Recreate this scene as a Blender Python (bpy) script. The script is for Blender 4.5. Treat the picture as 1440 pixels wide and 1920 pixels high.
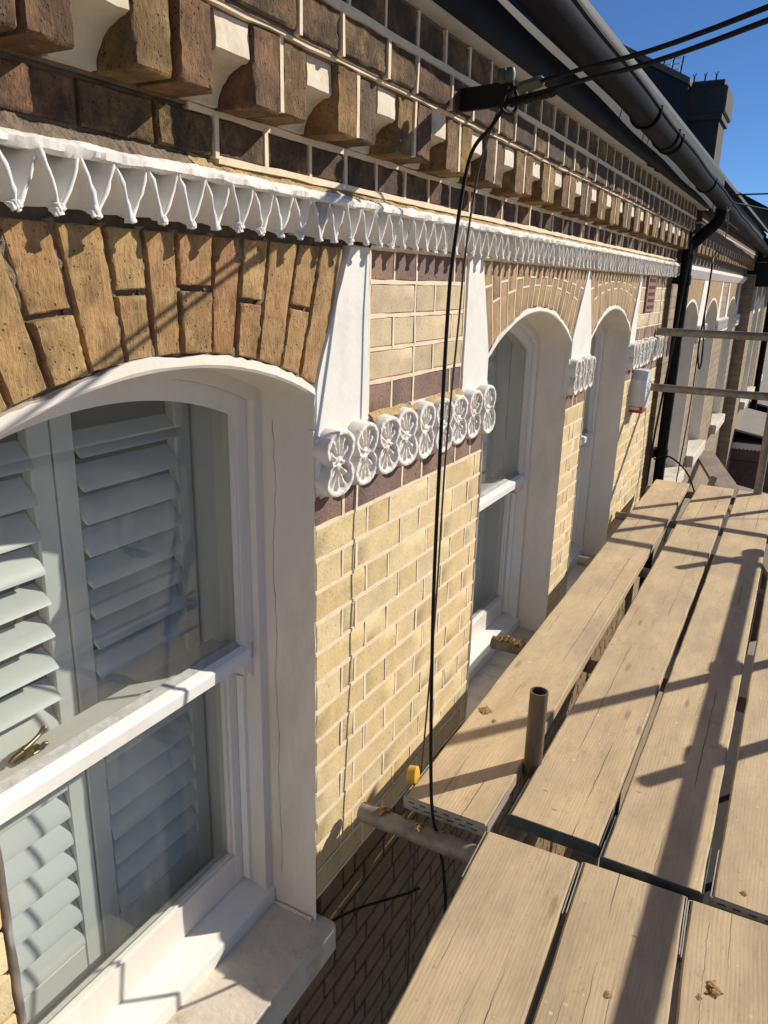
import bpy, math, random
from mathutils import Vector, Matrix, noise
random.seed(7)
S = bpy.context.scene
COL = S.collection
for o in list(bpy.data.objects):
    bpy.data.objects.remove(o)

# ------------------------------------------------------------------ camera, sky, sun, exposure
# world: X runs along the facade away from the camera, wall face at Y = 0, street side is Y < 0
cd = bpy.data.cameras.new('camera'); cam = bpy.data.objects.new('camera', cd); COL.objects.link(cam)
Rr = ((0.48047716, -0.87670294, 0.02310105), (-0.24508168, -0.1595152, -0.95628964), (0.8420669, 0.45381368, -0.29150724))
m3 = Matrix(((Rr[0][0], -Rr[1][0], -Rr[2][0]), (Rr[0][1], -Rr[1][1], -Rr[2][1]), (Rr[0][2], -Rr[1][2], -Rr[2][2])))
cam.matrix_world = Matrix.Translation((-1.2718, -0.856, 0.5096)) @ m3.to_4x4()
cd.sensor_fit = 'HORIZONTAL'; cd.sensor_width = 36; cd.lens = 1420.78 / 1440 * 36
cd.clip_start = 0.02; cd.clip_end = 2000
S.camera = cam

SUN = Vector((-1.42, 1.10, -1.0)).normalized()          # direction the light travels
w = bpy.data.worlds.new('World'); S.world = w; w.use_nodes = True
nt = w.node_tree; bg = nt.nodes['Background']
sky = nt.nodes.new('ShaderNodeTexSky'); sky.sky_type = 'NISHITA'; sky.sun_disc = False
sky.sun_elevation = math.asin(-SUN.z); sky.sun_rotation = math.atan2(-SUN.x, -SUN.y)
sky.altitude = 3000; sky.air_density = 1.0; sky.dust_density = 0.0; sky.ozone_density = 9.0
nt.links.new(sky.outputs[0], bg.inputs[0]); bg.inputs[1].default_value = 0.08
sl = bpy.data.lights.new('sun', 'SUN'); sl.energy = 4.6; sl.angle = math.radians(0.53); sl.color = (1.0, 0.92, 0.78)
so = bpy.data.objects.new('sun', sl); COL.objects.link(so); so.location = (6, -6, 6)
so.rotation_euler = SUN.to_track_quat('-Z', 'Y').to_euler()
S.view_settings.view_transform = 'Standard'; S.view_settings.look = 'None'
S.view_settings.gamma = 1; S.view_settings.use_curve_mapping = False
S.view_settings.exposure = 0.35
S.render.engine = 'CYCLES'
S.cycles.max_bounces = 8; S.cycles.transparent_max_bounces = 16

# ------------------------------------------------------------------ helpers
def N(v, s=1.0):
    return noise.noise(Vector(v) * s)

class MB:
    def __init__(s): s.v = []; s.f = []
    def add(s, vs, fs):
        b = len(s.v); s.v += [tuple(p) for p in vs]; s.f += [tuple(i + b for i in q) for q in fs]
    def box(s, x0, x1, y0, y1, z0, z1, c=0.0):
        if c <= 0:
            s.add([(x, y, z) for x in (x0, x1) for y in (y0, y1) for z in (z0, z1)],
                  [(0, 1, 3, 2), (4, 6, 7, 5), (0, 4, 5, 1), (2, 3, 7, 6), (0, 2, 6, 4), (1, 5, 7, 3)])
        else:   # chamfered along every edge
            vs = []; idx = {}
            for i, x in enumerate((x0, x1)):
                for j, y in enumerate((y0, y1)):
                    for k, z in enumerate((z0, z1)):
                        sx, sy, sz = (c, -c)[i], (c, -c)[j], (c, -c)[k]
                        for a, p in enumerate(((x, y + sy, z + sz), (x + sx, y, z + sz), (x + sx, y + sy, z))):
                            idx[i, j, k, a] = len(vs); vs.append(p)
            F = []
            g = lambda i, j, k, a: idx[i, j, k, a]
            for i in (0, 1): F.append([g(i, 0, 0, 0), g(i, 0, 1, 0), g(i, 1, 1, 0), g(i, 1, 0, 0)][::1 if i == 0 else -1])
            for j in (0, 1): F.append([g(0, j, 0, 1), g(1, j, 0, 1), g(1, j, 1, 1), g(0, j, 1, 1)][::1 if j == 0 else -1])
            for k in (0, 1): F.append([g(0, 0, k, 2), g(0, 1, k, 2), g(1, 1, k, 2), g(1, 0, k, 2)][::1 if k == 0 else -1])
            for i in (0, 1):
                for j in (0, 1): F.append([g(i, j, 0, 0), g(i, j, 1, 0), g(i, j, 1, 1), g(i, j, 0, 1)])
                for k in (0, 1): F.append([g(i, 0, k, 0), g(i, 1, k, 0), g(i, 1, k, 2), g(i, 0, k, 2)])
            for j in (0, 1):
                for k in (0, 1): F.append([g(0, j, k, 1), g(1, j, k, 1), g(1, j, k, 2), g(0, j, k, 2)])
            for i in (0, 1):
                for j in (0, 1):
                    for k in (0, 1): F.append([g(i, j, k, 0), g(i, j, k, 1), g(i, j, k, 2)])
            s.add(vs, F)
        return s
    def prism(s, poly, y0, y1, back=True):          # polygon in XZ pulled along Y
        n = len(poly)
        s.add([(x, y0, z) for x, z in poly] + [(x, y1, z) for x, z in poly],
              [tuple(range(n))] + ([tuple(range(2 * n - 1, n - 1, -1))] if back else []) + [(i, (i + 1) % n, n + (i + 1) % n, n + i) for i in range(n)])
        return s
    def extr(s, prof, x0, x1, cap=True, dz=0.0):            # profile in YZ pulled along X
        n = len(prof)
        s.add([(x0, y, z) for y, z in prof] + [(x1, y, z + dz) for y, z in prof],
              [(i, (i + 1) % n, n + (i + 1) % n, n + i) for i in range(n)] + ([tuple(range(n)), tuple(range(2 * n - 1, n - 1, -1))] if cap else []))
        return s
    def strip(s, A, B):                              # quads between two point rows
        b = len(s.v); n = len(A); s.v += [tuple(p) for p in A] + [tuple(p) for p in B]
        s.f += [(b + i, b + i + 1, b + n + i + 1, b + n + i) for i in range(n - 1)]
    def tube(s, path, r, n=10, cap=True):
        path = [Vector(p) for p in path]; rows = []
        t = (path[1] - path[0]).normalized(); up = Vector((0, 0, 1)) if abs(t.z) < .9 else Vector((1, 0, 0))
        u = t.cross(up).normalized()
        for i, p in enumerate(path):
            a = path[max(i - 1, 0)]; c = path[min(i + 1, len(path) - 1)]; t = (c - a).normalized()
            u = (u - t * u.dot(t)).normalized(); vv = t.cross(u)
            rr = r[i] if isinstance(r, (list, tuple)) else r
            rows.append([p + (u * math.cos(2 * math.pi * k / n) + vv * math.sin(2 * math.pi * k / n)) * rr for k in range(n)])
        b = len(s.v)
        for q in rows: s.v += [tuple(x) for x in q]
        for i in range(len(rows) - 1):
            for k in range(n):
                s.f.append((b + i * n + k, b + i * n + (k + 1) % n, b + (i + 1) * n + (k + 1) % n, b + (i + 1) * n + k))
        if cap:
            s.f.append(tuple(b + k for k in range(n))[::-1]); s.f.append(tuple(b + (len(rows) - 1) * n + k for k in range(n)))
        return s
    def pipe(s, p0, p1, r, t=.004, n=20):             # hollow tube with open ends
        p0, p1 = Vector(p0), Vector(p1)
        d = (p1 - p0).normalized(); up = Vector((0, 0, 1)) if abs(d.z) < .9 else Vector((1, 0, 0))
        u = d.cross(up).normalized(); v = d.cross(u); b = len(s.v)
        for p, rr in ((p0, r), (p1, r), (p1, r - t), (p0, r - t)):
            s.v += [tuple(p + (u * math.cos(2 * math.pi * k / n) + v * math.sin(2 * math.pi * k / n)) * rr) for k in range(n)]
        for a in range(4):
            c = (a + 1) % 4
            s.f += [(b + a * n + k, b + a * n + (k + 1) % n, b + c * n + (k + 1) % n, b + c * n + k) for k in range(n)]
        return s
    def mesh(s, name, smooth=False):
        me = bpy.data.meshes.new(name); me.from_pydata(s.v, [], s.f); me.validate(); me.update()
        import bmesh
        bm = bmesh.new(); bm.from_mesh(me); bmesh.ops.recalc_face_normals(bm, faces=bm.faces); bm.to_mesh(me); bm.free()
        if smooth:
            me.polygons.foreach_set('use_smooth', [True] * len(me.polygons))
            me.set_sharp_from_angle(angle=math.radians(smooth if smooth is not True else 40))
        return me
    def build(s, name, mat, parent=None, smooth=False, loc=None):
        return link(name, s.mesh(name, smooth), mat, parent, loc)

def link(name, me, mat, parent=None, loc=None):
    if mat is not None and not me.materials: me.materials.append(mat)
    o = bpy.data.objects.new(name, me); COL.objects.link(o)
    if parent is not None: o.parent = parent
    if loc is not None: o.location = loc
    return o

def tag(o, label, cat, group=None):
    o['label'] = label; o['category'] = cat
    if group: o['group'] = group
    return o
def thing(name, label, cat, loc=(0, 0, 0), group=None):
    o = bpy.data.objects.new(name, None); COL.objects.link(o); o.location = loc; o.empty_display_size = .1
    return tag(o, label, cat, group)
def smooth_path(P, k=6):
    P = [Vector(p) for p in P]; out = []
    for i in range(len(P) - 1):
        a, b, c, d = P[max(i - 1, 0)], P[i], P[i + 1], P[min(i + 2, len(P) - 1)]
        for j in range(k):
            t = j / k
            out.append(.5 * ((2 * b) + (c - a) * t + (2 * a - 5 * b + 4 * c - d) * t * t + (3 * b - a - 3 * c + d) * t ** 3))
    return out + [P[-1]]

# ------------------------------------------------------------------ materials
def newmat(name):
    m = bpy.data.materials.new(name); m.use_nodes = True
    return m, m.node_tree.nodes, m.node_tree.links, m.node_tree.nodes['Principled BSDF']
def pos(n, l, scale=(1, 1, 1), obj=False):
    if obj: src = n.new('ShaderNodeTexCoord').outputs['Object']
    else: src = n.new('ShaderNodeNewGeometry').outputs['Position']
    mp = n.new('ShaderNodeMapping'); mp.inputs['Scale'].default_value = scale; l.new(src, mp.inputs[0]); return mp.outputs[0]
def tex(n, l, vec, scale, detail=4, rough=.6, kind='noise'):
    if kind == 'noise':
        t = n.new('ShaderNodeTexNoise'); t.inputs['Detail'].default_value = detail; t.inputs['Roughness'].default_value = rough
    else:
        t = n.new('ShaderNodeTexVoronoi')
    t.inputs['Scale'].default_value = scale; l.new(vec, t.inputs['Vector']); return t.outputs[0]
def ramp(n, l, fac, stops):
    r = n.new('ShaderNodeValToRGB'); e = r.color_ramp.elements
    while len(e) < len(stops): e.new(.5)
    for q, (p, c) in zip(e, stops):
        q.position = p; q.color = (c, c, c, 1) if not hasattr(c, '__len__') else (*c, 1)
    l.new(fac, r.inputs[0]); return r.outputs[0]
def mix(n, l, fac, a, b, mode='MIX'):
    x = n.new('ShaderNodeMix'); x.data_type = 'RGBA'; x.blend_type = mode
    for sck, val in ((x.inputs[0], fac), (x.inputs[6], a), (x.inputs[7], b)):
        if hasattr(val, 'links'): l.new(val, sck)
        elif hasattr(val, '__len__'): sck.default_value = (*val, 1)
        else: sck.default_value = val
    return x.outputs[2]
def math_(n, l, op, a, b=0.0):
    x = n.new('ShaderNodeMath'); x.operation = op
    for sck, val in ((x.inputs[0], a), (x.inputs[1], b)):
        if hasattr(val, 'links'): l.new(val, sck)
        else: sck.default_value = val
    return x.outputs[0]
def bump(n, l, bs, h, strength=.5, dist=.003):
    b = n.new('ShaderNodeBump'); b.inputs['Strength'].default_value = strength; b.inputs['Distance'].default_value = dist
    l.new(h, b.inputs['Height']); l.new(b.outputs[0], bs.inputs['Normal'])

def brick_mat(name, tones, pore=.6, pscale=170, soot=0.0, grain=(1, 1, 1), blotch=.35, rb=.75, tint=None, pth=.50, fv=(.72, 1.18), stain=None):
    m, n, l, bs = newmat(name)
    oi = n.new('ShaderNodeObjectInfo')
    base = ramp(n, l, oi.outputs['Random'], [(i / max(1, len(tones) - 1), c) for i, c in enumerate(tones)])
    P = pos(n, l); G = pos(n, l, grain)
    big = tex(n, l, P, 14, 4); fine = tex(n, l, G, 110, 6, .7)
    c = mix(n, l, 1.0, base, ramp(n, l, big, [(.25, 1 - blotch), (.5, 1.0), (.75, 1 + blotch * .5)]), 'MULTIPLY')
    c = mix(n, l, 1.0, c, ramp(n, l, fine, [(.3, fv[0]), (.5, 1.0), (.75, fv[1])]), 'MULTIPLY')
    if tint:
        c = mix(n, l, ramp(n, l, tex(n, l, P, 22, 4, .65), [(.52, 0.0), (.70, .6)]), c, tint)
        c = mix(n, l, ramp(n, l, tex(n, l, P, 30, 5, .7), [(.30, .55), (.44, 0.0)]), c, (.52, .37, .19))
    v = tex(n, l, P, pscale, kind='vor'); vm = tex(n, l, P, 45, 2)
    pm = math_(n, l, 'MULTIPLY', ramp(n, l, v, [(.13, 1.0), (.26, 0.0)]), ramp(n, l, vm, [(pth, 0.0), (pth + .1, 1.0)]))
    v2 = tex(n, l, P, pscale * .42, kind='vor'); pm = math_(n, l, 'MAXIMUM', pm, math_(n, l, 'MULTIPLY', ramp(n, l, v2, [(.09, 1.0), (.15, 0.0)]), ramp(n, l, tex(n, l, P, 19, 2), [(.50, 0.0), (.56, 1.0)])))
    pm = math_(n, l, 'MULTIPLY', pm, pore)
    c = mix(n, l, pm, c, (.03, .02, .015))
    if stain:
        sm = tex(n, l, pos(n, l, (1, 1, .55)), 7, 7, .75)
        c = mix(n, l, ramp(n, l, sm, [(.50, 0.0), (.72, .55)]), c, stain)
        sm2 = tex(n, l, pos(n, l, (1.3, 1, .7)), 33, 6, .8)
        c = mix(n, l, ramp(n, l, sm2, [(.60, 0.0), (.70, .5)]), c, (.33, .235, .12))
    if soot:
        st = tex(n, l, P, 16, 5, .7)
        c = mix(n, l, math_(n, l, 'MULTIPLY', ramp(n, l, st, [(.36, 0.0), (.58, 1.0)]), soot), c, (.042, .026, .015))
        st2 = tex(n, l, G, 38, 6, .75)
        c = mix(n, l, math_(n, l, 'MULTIPLY', ramp(n, l, st2, [(.50, 0.0), (.66, 1.0)]), soot * .8), c, (.036, .023, .014))
    l.new(c, bs.inputs['Base Color']); bs.inputs['Roughness'].default_value = .92
    h = math_(n, l, 'SUBTRACT', math_(n, l, 'ADD', fine, math_(n, l, 'MULTIPLY', big, .8)), math_(n, l, 'MULTIPLY', pm, 1.2))
    bump(n, l, bs, h, rb, .0045)
    return m

def plain_mat(name, col, rough=.6, *a, spec=None, **k):
    m = plain_mat_(name, col, rough, *a, **k)
    if spec is not None: m.node_tree.nodes['Principled BSDF'].inputs['Specular IOR Level'].default_value = spec
    return m
def plain_mat_(name, col, rough=.6, var=.12, scale=30, b=.15, bscale=60, metal=0.0, dirt=None, dirt_amt=.4, stretch=(1, 1, 1), bd=.002):
    m, n, l, bs = newmat(name)
    P = pos(n, l, stretch); t = tex(n, l, P, scale, 5, .65)
    c = mix(n, l, 1.0, col, ramp(n, l, t, [(.25, 1 - var), (.55, 1.0), (.8, 1 + var * .6)]), 'MULTIPLY')
    if dirt:
        d = tex(n, l, P, scale * .33, 6, .72)
        c = mix(n, l, math_(n, l, 'MULTIPLY', ramp(n, l, d, [(.52, 0.0), (.72, 1.0)]), dirt_amt), c, dirt)
    l.new(c, bs.inputs['Base Color']); bs.inputs['Roughness'].default_value = rough; bs.inputs['Metallic'].default_value = metal
    if b: bump(n, l, bs, tex(n, l, pos(n, l, stretch), bscale, 5, .6), b, bd)
    return m

M = {}
M['yellow'] = brick_mat('yellow_stock_brick', [(.60, .445, .22), (.705, .54, .285), (.65, .48, .235), (.725, .57, .325), (.62, .495, .285)], pore=.55, pscale=120, blotch=.20, rb=.38, fv=(.86, 1.08), stain=(.55, .47, .33))
M['panel'] = brick_mat('buff_panel_brick', [(.56, .44, .27), (.63, .50, .31), (.53, .42, .275)], pore=.45, pscale=120, blotch=.22, rb=.4, fv=(.86, 1.08), stain=(.45, .38, .26))
M['purple'] = brick_mat('purple_brick', [(.20, .135, .115), (.29, .175, .12), (.17, .115, .105), (.25, .15, .11)], pore=.9, pscale=95, blotch=.3)
M['arch'] = brick_mat('orange_rubbed_brick', [(.36, .20, .085), (.41, .255, .105), (.32, .16, .068), (.44, .29, .12), (.37, .22, .09)], pore=.8, pscale=165, grain=(1.7, 1, .5), blotch=.5, rb=.75, tint=(.21, .09, .04), pth=.52, fv=(.62, 1.22))
M['archfar'] = brick_mat('brown_arch_brick', [(.36, .24, .125), (.42, .28, .145), (.33, .21, .11)], pore=.5, pscale=150, grain=(2, 1, .5))
M['dark'] = brick_mat('sooted_brick', [(.21, .12, .055), (.27, .16, .065), (.14, .085, .05), (.30, .18, .065), (.21, .10, .06), (.11, .072, .05)], pore=.8, soot=.85, grain=(1.3, 1, .8), blotch=.5, rb=1.0)
M['dentil'] = brick_mat('sooted_dentil_brick', [(.25, .155, .075), (.38, .235, .07), (.20, .10, .06), (.17, .115, .075), (.36, .21, .075), (.27, .14, .07)], pore=.9, soot=.50, grain=(1.4, 1, .7), blotch=.55, rb=1.0, tint=(.34, .19, .06))
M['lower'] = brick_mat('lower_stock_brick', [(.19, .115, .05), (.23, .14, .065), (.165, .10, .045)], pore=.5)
M['ribbon'] = plain_mat('cream_pointing', (.80, .66, .48), .9, .16, 40, .3, 200, dirt=(.50, .36, .22), dirt_amt=.35)
M['bed'] = plain_mat('yellow_bedding_mortar', (.55, .40, .22), .95, .25, 45, .5, 160)
M['oldmortar'] = plain_mat('old_grey_mortar', (.21, .155, .105), .95, .4, 35, .9, 120, bd=.006)
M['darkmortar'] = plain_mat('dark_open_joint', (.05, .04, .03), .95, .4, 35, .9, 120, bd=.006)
M['crumb'] = plain_mat('crumbling_joint_mortar', (.27, .20, .135), .95, .45, 60, 1.0, 150, bd=.006, dirt=(.08, .06, .045), dirt_amt=.7)
M['sandmortar'] = plain_mat('sandy_mortar', (.52, .36, .17), .95, .35, 30, 1.0, 90, bd=.008, dirt=(.25, .17, .1), dirt_amt=.5)
M['paint'] = plain_mat('white_masonry_paint', (.76, .73, .675), .75, .07, 18, .35, 120, dirt=(.45, .40, .33), dirt_amt=.4, bd=.0015)
M['reveal'] = plain_mat('reveal_paint', (.75, .685, .595), .7, .08, 9, .4, 30, dirt=(.46, .39, .31), dirt_amt=.5, stretch=(1, 1, .45), bd=.003)
M['rosette'] = plain_mat('thick_white_paint', (.76, .71, .645), .6, .1, 30, .5, 140, dirt=(.50, .40, .32), dirt_amt=.45, bd=.002)
M['bracket'] = plain_mat('cream_bracket_paint', (.68, .60, .47), .75, .1, 25, .4, 60, dirt=(.45, .27, .10), dirt_amt=.85, bd=.003)
M['gloss'] = plain_mat('white_gloss_joinery', (.79, .77, .73), .38, .05, 14, .2, 40, dirt=(.58, .52, .45), dirt_amt=.35, bd=.001)
M['sash'] = plain_mat('white_satin_sash', (.74, .70, .645), .4, .06, 14, .2, 40, stretch=(1, 1, .3), dirt=(.55, .49, .42), dirt_amt=.35, bd=.001)
M['stone'] = plain_mat('painted_stone_sill', (.66, .59, .49), .85, .12, 22, .6, 70, dirt=(.30, .22, .15), dirt_amt=.8, bd=.003)
M['louvre'] = plain_mat('shutter_paint', (.61, .615, .61), .45, .03, 10, .04, 20, bd=.0008)
M['putty'] = plain_mat('dirty_putty', (.40, .39, .37), .8, .3, 60, .5, 90, dirt=(.12, .11, .10), dirt_amt=.5)
M['brass'] = plain_mat('brass', (.27, .20, .10), .38, .6, 60, .1, 60, metal=1.0)
M['black'] = plain_mat('black_fascia_paint', (.010, .011, .015), .6, .3, 12, .25, 30, dirt=(.022, .022, .026), dirt_amt=.5, spec=.2)
M['greyboard'] = plain_mat('grey_painted_board', (.62, .62, .60), .65, .12, 20, .25, 50, dirt=(.2, .19, .18), dirt_amt=.4)
M['gutter'] = plain_mat('black_gutter_plastic', (.007, .008, .012), .6, .5, 9, .2, 14, dirt=(.030, .028, .032), dirt_amt=.7, stretch=(.25, 3, 3), spec=.06)
M['pipe'] = plain_mat('black_downpipe', (.007, .007, .008), .7, .3, 12, .15, 20, spec=.15)
M['cable'] = plain_mat('black_cable', (.012, .012, .013), .75, .3, 40, .1, 80, spec=.2)
M['browncable'] = plain_mat('brown_cable', (.075, .045, .035), .6, .3, 40, .1, 80)
M['clamp'] = plain_mat('galvanised_clamp', (.12, .13, .10), .6, .3, 40, .2, 60, metal=.3)
M['tube'] = plain_mat('galvanised_tube', (.25, .235, .20), .6, .55, 26, .7, 70, metal=.35, dirt=(.12, .085, .055), dirt_amt=.7, bd=.002)
M['rusty'] = plain_mat('rusty_tube', (.16, .115, .08), .7, .6, 32, .8, 70, metal=.2, dirt=(.46, .42, .36), dirt_amt=.8, stretch=(1, 1, .25), bd=.002)
M['plate'] = plain_mat('galvanised_band', (.40, .38, .34), .6, .25, 30, .3, 60, metal=.3, dirt=(.2, .16, .12), dirt_amt=.5)
M['blueplate'] = plain_mat('blue_painted_band', (.045, .060, .068), .7, .3, 30, .4, 60, dirt=(.3, .26, .2), dirt_amt=.5)
M['slot'] = plain_mat('band_slot', (.015, .013, .012), .9)
M['yellowplastic'] = plain_mat('yellow_plastic', (.62, .36, .03), .5, .2, 30, .2, 40)
M['lump'] = plain_mat('mortar_lump', (.38, .22, .09), .95, .4, 60, 1.0, 150, bd=.005)
M['red'] = plain_mat('red_lens', (.30, .022, .02), .3, .1)
M['alarm'] = plain_mat('alarm_case', (.66, .67, .68), .4, .06, 30, .1, 40, dirt=(.5, .5, .5), dirt_amt=.4)
M['vent'] = plain_mat('terracotta_vent', (.26, .12, .085), .85, .2, 40, .4, 80)
M['ventdark'] = plain_mat('vent_hole', (.03, .018, .015), .95)
M['room'] = plain_mat('room_wall', (.07, .07, .068), .9, .05, 3, 0)
M['slate'] = plain_mat('roof_slate', (.022, .024, .03), .7, .3, 6, .4, 20)
M['render'] = plain_mat('dark_render', (.03, .033, .042), .85, .25, 5, .3, 30)
M['lead'] = plain_mat('weathered_lead', (.20, .175, .15), .75, .2, 6, .3, 20)
M['ground'] = plain_mat('paving', (.30, .265, .21), .9, .3, 3, .4, 20)
M['coping'] = plain_mat('coping_clay', (.16, .13, .09), .9, .25, 8, .5, 30)
M['chimney'] = plain_mat('chimney_brick', (.055, .048, .045), .9, .35, 7, .6, 40)
M['whiteplastic'] = plain_mat('white_steel', (.8, .8, .8), .5, .05)

def wood_mat(name, c0, c1, c2):
    m, n, l, bs = newmat(name)
    oi = n.new('ShaderNodeObjectInfo')
    tc = n.new('ShaderNodeTexCoord')
    off = n.new('ShaderNodeVectorMath'); off.operation = 'ADD'
    cmb = n.new('ShaderNodeCombineXYZ'); r50 = math_(n, l, 'MULTIPLY', oi.outputs['Random'], 50.0)
    l.new(r50, cmb.inputs[0]); l.new(r50, cmb.inputs[2])
    l.new(tc.outputs['Object'], off.inputs[0]); l.new(cmb.outputs[0], off.inputs[1])
    def mp(s):
        q = n.new('ShaderNodeMapping'); q.inputs['Scale'].default_value = s; l.new(off.outputs[0], q.inputs[0]); return q.outputs[0]
    warp = tex(n, l, mp((1.6, 5, 5)), 1.0, 2)
    # growth rings: distance across the board, warped along it
    sep = n.new('ShaderNodeSeparateXYZ'); l.new(tc.outputs['Object'], sep.inputs[0])
    yy = math_(n, l, 'ADD', math_(n, l, 'MULTIPLY', sep.outputs[1], 1.0), math_(n, l, 'MULTIPLY', warp, .045))
    rings = math_(n, l, 'SINE', math_(n, l, 'MULTIPLY', yy, 760.0))
    rings = ramp(n, l, math_(n, l, 'ADD', math_(n, l, 'MULTIPLY', rings, .5), .5), [(0.0, .80), (.5, 1.0), (1.0, 1.06)])
    fib = tex(n, l, mp((9, 210, 90)), 1.0, 6, .75)
    big = tex(n, l, mp((2.2, 9, 9)), 1.0, 5, .65)
    c = ramp(n, l, big, [(.25, c0), (.5, c1), (.78, c2)])
    tone = ramp(n, l, oi.outputs['Random'], [(0, (.90, .90, .92)), (.5, (1.03, 1.0, .96)), (1, (1.08, 1.05, 1.0))])
    c = mix(n, l, 1.0, c, tone, 'MULTIPLY')
    c = mix(n, l, math_(n, l, 'MULTIPLY', ramp(n, l, tex(n, l, mp((1.5, 12, 2)), 1.0, 3), [(.40, 0.0), (.65, 1.0)]), .45), c, mix(n, l, 1.0, c, rings, 'MULTIPLY'))
    c = mix(n, l, 1.0, c, ramp(n, l, fib, [(.3, .86), (.52, 1.0), (.8, 1.08)]), 'MULTIPLY')
    # long drying cracks that wander along the board
    crack = None
    for k, (o, amp, wdt) in enumerate(((.045, .020, .0012), (-.030, .016, .0010), (.005, .03, .0006), (-.07, .02, .0006))):
        wn = tex(n, l, mp((2.6 + k * .9, .2, 7 + k * 5)), 1.0, 5, .75)
        d = math_(n, l, 'ABSOLUTE', math_(n, l, 'SUBTRACT', math_(n, l, 'ADD', sep.outputs[1], o), math_(n, l, 'MULTIPLY', math_(n, l, 'SUBTRACT', wn, .5), amp)))
        g = ramp(n, l, tex(n, l, mp((1.1, .1, 3 + 9 * k)), 1.0, 2), [(.50 + .02 * k, 0.0), (.53 + .02 * k, 1.0)])
        on = math_(n, l, 'MULTIPLY', math_(n, l, 'LESS_THAN', d, wdt), g)
        crack = on if crack is None else math_(n, l, 'MAXIMUM', crack, on)
    c = mix(n, l, math_(n, l, 'MULTIPLY', crack, .85), c, (.06, .035, .02))
    kn = tex(n, l, mp((2.6, 11, 1)), 1.0, kind='vor')
    knm = ramp(n, l, kn, [(.05, 1.0), (.11, 0.0)])
    c = mix(n, l, math_(n, l, 'MULTIPLY', knm, .55), c, (.16, .085, .04))
    sc = tex(n, l, mp((16, 34, 5)), 1.0, 6, .8); c = mix(n, l, ramp(n, l, sc, [(.30, .45), (.40, 0.0)]), c, (.30, .205, .12))
    nk = tex(n, l, mp((34, 11, 60)), 1.0, kind='vor'); nkm = math_(n, l, 'MULTIPLY', ramp(n, l, nk, [(.06, 1.0), (.10, 0.0)]), ramp(n, l, tex(n, l, mp((3, 4, 5)), 1.0, 2), [(.52, 0.0), (.58, .8)])); c = mix(n, l, nkm, c, (.12, .07, .04))
    sp = tex(n, l, mp((60, 60, 60)), 1.0, 3); spm = ramp(n, l, sp, [(.66, 0.0), (.72, 1.0)])
    c = mix(n, l, math_(n, l, 'MULTIPLY', spm, .35), c, (.20, .12, .07))
    dn = tex(n, l, mp((7, 14, 9)), 1.0, 6, .75); dm = ramp(n, l, dn, [(.55, 0.0), (.68, 1.0)])
    c = mix(n, l, math_(n, l, 'MULTIPLY', dm, .38), c, (.62, .47, .27))
    st = tex(n, l, mp((3.0, 5, 3)), 1.0, 6, .7); c = mix(n, l, math_(n, l, 'MULTIPLY', ramp(n, l, st, [(.44, 0.0), (.66, 1.0)]), .55), c, (.345, .265, .185))
    st3 = tex(n, l, mp((11, 19, 3)), 1.0, 6, .8); c = mix(n, l, ramp(n, l, st3, [(.56, 0.0), (.70, .45)]), c, (.27, .195, .125))
    ed = math_(n, l, 'ADD', math_(n, l, 'ABSOLUTE', sep.outputs[1]), math_(n, l, 'MULTIPLY', tex(n, l, mp((14, 30, 9)), 1.0, 4), .03))
    c = mix(n, l, math_(n, l, 'MULTIPLY', ramp(n, l, ed, [(.112, 0.0), (.124, 1.0)]), .45), c, (.24, .17, .11))
    ms_ = tex(n, l, mp((23, 23, 23)), 1.0, kind='vor'); msm = math_(n, l, 'MULTIPLY', ramp(n, l, ms_, [(.07, .8), (.12, 0.0)]), ramp(n, l, tex(n, l, mp((2.4, 5, 8)), 1.0, 3), [(.50, 0.0), (.60, 1.0)])); c = mix(n, l, msm, c, (.72, .62, .47))
    l.new(c, bs.inputs['Base Color']); bs.inputs['Roughness'].default_value = .85
    h = math_(n, l, 'SUBTRACT', math_(n, l, 'ADD', math_(n, l, 'MULTIPLY', fib, .7), math_(n, l, 'MULTIPLY', rings, .5)), math_(n, l, 'MULTIPLY', crack, 2.5))
    bump(n, l, bs, h, .55, .0022)
    return m
M['wood'] = wood_mat('weathered_scaffold_wood', (.42, .32, .20), (.575, .445, .28), (.65, .515, .335))
M['darkwood'] = plain_mat('shade_dark_deck_wood', (.030, .025, .020), .95, .4, 8, .5, 30)  # near-black colour stands in for the shade seen through the platform gaps
M['oldwood'] = wood_mat('grey_scaffold_wood', (.16, .125, .10), (.22, .17, .135), (.27, .22, .18))

gm, n, l, bs = newmat('window_glass'); n.remove(bs)
out = n['Material Output']; tr = n.new('ShaderNodeBsdfTransparent'); tr.inputs[0].default_value = (.915, .935, .925, 1)
gl = n.new('ShaderNodeBsdfGlossy'); gl.inputs['Roughness'].default_value = .015; gl.inputs[0].default_value = (.95, .97, .96, 1)
lw = n.new('ShaderNodeLayerWeight'); fz = math_(n, l, 'POWER', lw.outputs['Facing'], 3.8); fz = math_(n, l, 'ADD', math_(n, l, 'MULTIPLY', fz, .55), .03)
ms = n.new('ShaderNodeMixShader'); l.new(fz, ms.inputs[0]); l.new(tr.outputs[0], ms.inputs[1]); l.new(gl.outputs[0], ms.inputs[2]); df = n.new('ShaderNodeBsdfDiffuse'); df.inputs[0].default_value = (.62, .63, .60, 1); ms2 = n.new('ShaderNodeMixShader')
gp = pos(n, l, (1, 1, .8)); dz_ = math_(n, l, 'MULTIPLY', ramp(n, l, tex(n, l, gp, 5, 6, .7), [(.42, .004), (.78, .055)]), ramp(n, l, tex(n, l, pos(n, l, (9, 3, 1)), 6, 4), [(.3, .5), (.7, 1.2)]))
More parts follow.
